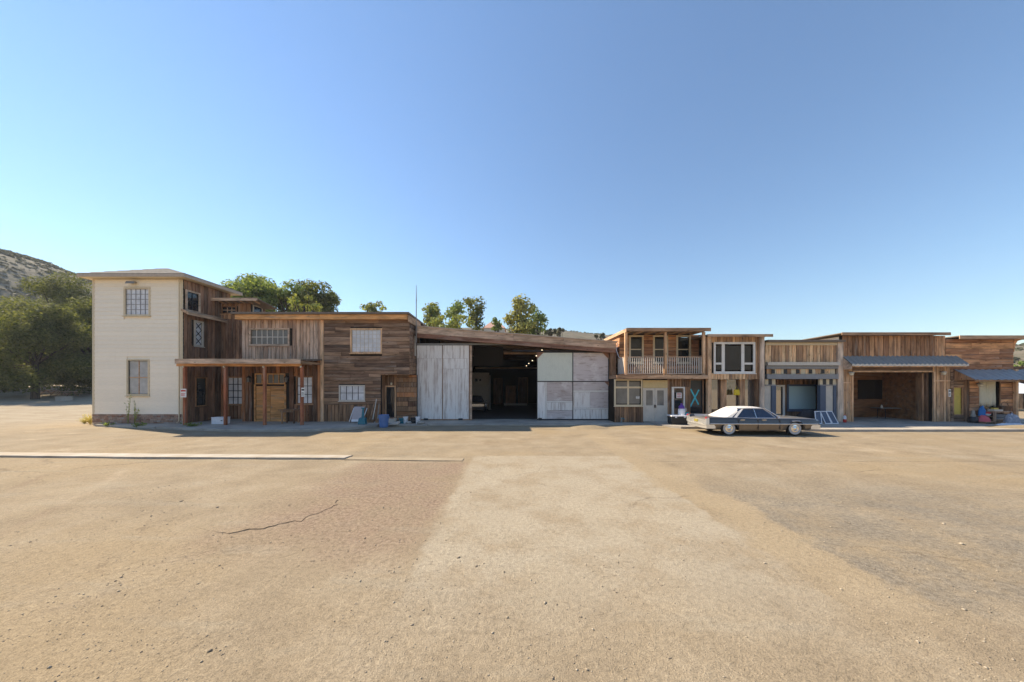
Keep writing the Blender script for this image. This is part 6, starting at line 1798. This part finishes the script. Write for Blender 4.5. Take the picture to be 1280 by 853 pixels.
# weeds
def weed(name, label, x, y, z, h, n_, spread, mat, seed, lf=.05, leaves=10):
    g = random.Random(seed)
    t = thing(name, label, 'plant', (x, y, z), 'weeds along the walk')
    b = MB(); L = []
    for k in range(n_):
        a = g.uniform(0, 6.28); q = g.uniform(.2, 1) * spread; hh = h * g.uniform(.55, 1.0)
        p1 = (x + q * .4 * math.cos(a), y + q * .3 * math.sin(a), z + hh * .5); p2 = (x + q * math.cos(a), y + q * .6 * math.sin(a), z + hh)
        b.tube([(x, y, z - .02), p1, p2], [.014, .01, .004], 5)
        for j in range(leaves):
            s = g.uniform(.25, 1.0); c = [p1[i] + (p2[i] - p1[i]) * (s * 2 - 1) if s > .5 else (x, y, z)[i] + (p1[i] - (x, y, z)[i]) * s * 2 for i in range(3)]
            L.append((c[0], c[1], c[2], lf * g.uniform(.6, 1.4)))
    b.build('stem', mat, t)
    V = []; Fc = []
    for (cx, cy, cz, s) in L:
        d = Vector((g.uniform(-1, 1), g.uniform(-1, 1), g.uniform(-.3, .9))).normalized() * s * 2; w_ = d.cross(Vector((g.uniform(-1, 1), g.uniform(-1, 1), g.uniform(-1, 1)))).normalized() * s * .5
        c = Vector((cx, cy, cz)); o = len(V)
        V += [c, c + d * .5 + w_, c + d, c + d * .5 - w_]; Fc.append((o, o + 1, o + 2, o + 3))
    MB().add([tuple(q) for q in V], Fc).build('leaves', mat, t)
weed('weed_plant', 'tall spindly green weed before the cream house footing', ux(160, 20.1), 20.1, SW, 2.3, 3, .2, 'leaf_weed', 1, .045, 12)
weed('weed_plant', 'short branching weed right of the tall spindly one', ux(168, 20.15), 20.15, SW, 1.5, 5, .45, 'leaf_weed', 2, .05, 9)
weed('weed_tuft', 'dark green weed tuft on the kerb below the tall weed', ux(174, 19.2), 19.2, 0.02, .3, 16, .5, 'leaf_mid', 3, .06, 6)
weed('weed_tuft', 'dark green weed tuft on the kerb by the porch corner', ux(240, 19.0), 18.9, .05, .28, 18, .6, 'leaf_mid', 4, .06, 6)
weed('weed_tuft', 'small weed tuft at the corner of the brick footing', ux(138, 19.8), 19.7, 0.02, .25, 12, .45, 'leaf_mid', 5, .05, 6)
weed('dry_grass', 'golden dry grass at the left corner of the cream house', ux(113, 20.9), 20.9, .0, .75, 46, .5, 'leaf_dry', 6, .035, 5)
weed('dry_grass', 'low golden dry grass left of the house corner', ux(106, 21.4), 21.4, .0, .4, 34, .6, 'leaf_dry', 7, .03, 5)

# picnic tables and block in the left yard
for (px, Y, lab) in ((64, 50, 'picnic table in tree shade nearer the left edge'), (84, 48, 'picnic table in tree shade nearer the cream house')):
    x, y, z = at(px, Y)
    t = thing('picnic_table', lab, 'table', (x, y, z), 'picnic tables under the oaks')
    MB().box(x - 1.1, x + 1.1, y - .4, y + .4, z + .7, z + .76).build('top', 'wood_grey_v', t)
    for s in (-1, 1): MB().box(x - 1.1, x + 1.1, y + s * .75 - .14, y + s * .75 + .14, z + .42, z + .47).build('bench', 'wood_grey_v', t)
    for q in (-.8, .8):
        for s in (-1, 1): MB().tube([(x + q, y + s * .7, z - .02), (x + q, y + s * .15, z + .7)], .05, 6).build('leg', 'wood_dark_v', t)
x, y, z = at(80, 42)
t = thing('stone_block', 'pale concrete block at the edge of the tree shade', 'block', (x, y, z))
MB().box(x - .6, x + .6, y - .4, y + .4, z - .1, z + .45).build('base', 'concrete', t, bevel=.03)
MB().box(x - .64, x + .64, y - .44, y + .44, z + .452, z + .55).build('cap', 'concrete_pale', t, bevel=.02)
# pale kerb wall along the far edge of the left drive
b = MB()
for k in range(12):
    x0 = -85 + k * 4.0; y = 54 + .6 * math.sin(k)
K_ = thing('low_kerb', 'long pale low kerb along the shaded drive under the oaks', 'kerb', at(30, 57))
for k in range(16):
    x0 = -92 + k * 2.6; z0 = gz(x0, 57)
    block('kerb_stone', 'concrete_pale', (x0 + 1.28, 57, z0 + .2), (2.55, .5, .7), K_)

# ------------------------------------------------------------------ air
hv = bpy.data.materials.new('haze'); hv.use_nodes = True
ht = hv.node_tree; ht.nodes.remove(ht.nodes['Principled BSDF'])
pv = ht.nodes.new('ShaderNodeVolumePrincipled')
pv.inputs['Color'].default_value = (.80, .88, 1.0, 1)
pv.inputs['Density'].default_value = 0.0003
pv.inputs['Anisotropy'].default_value = 0.2
ht.links.new(pv.outputs[0], ht.nodes['Material Output'].inputs['Volume'])
hz_ = MB().box(-560, 560, -560, 560, -3.0, 130).build('haze', hv)
tag(hz_, 'thin pale haze over the valley', kind='stuff')
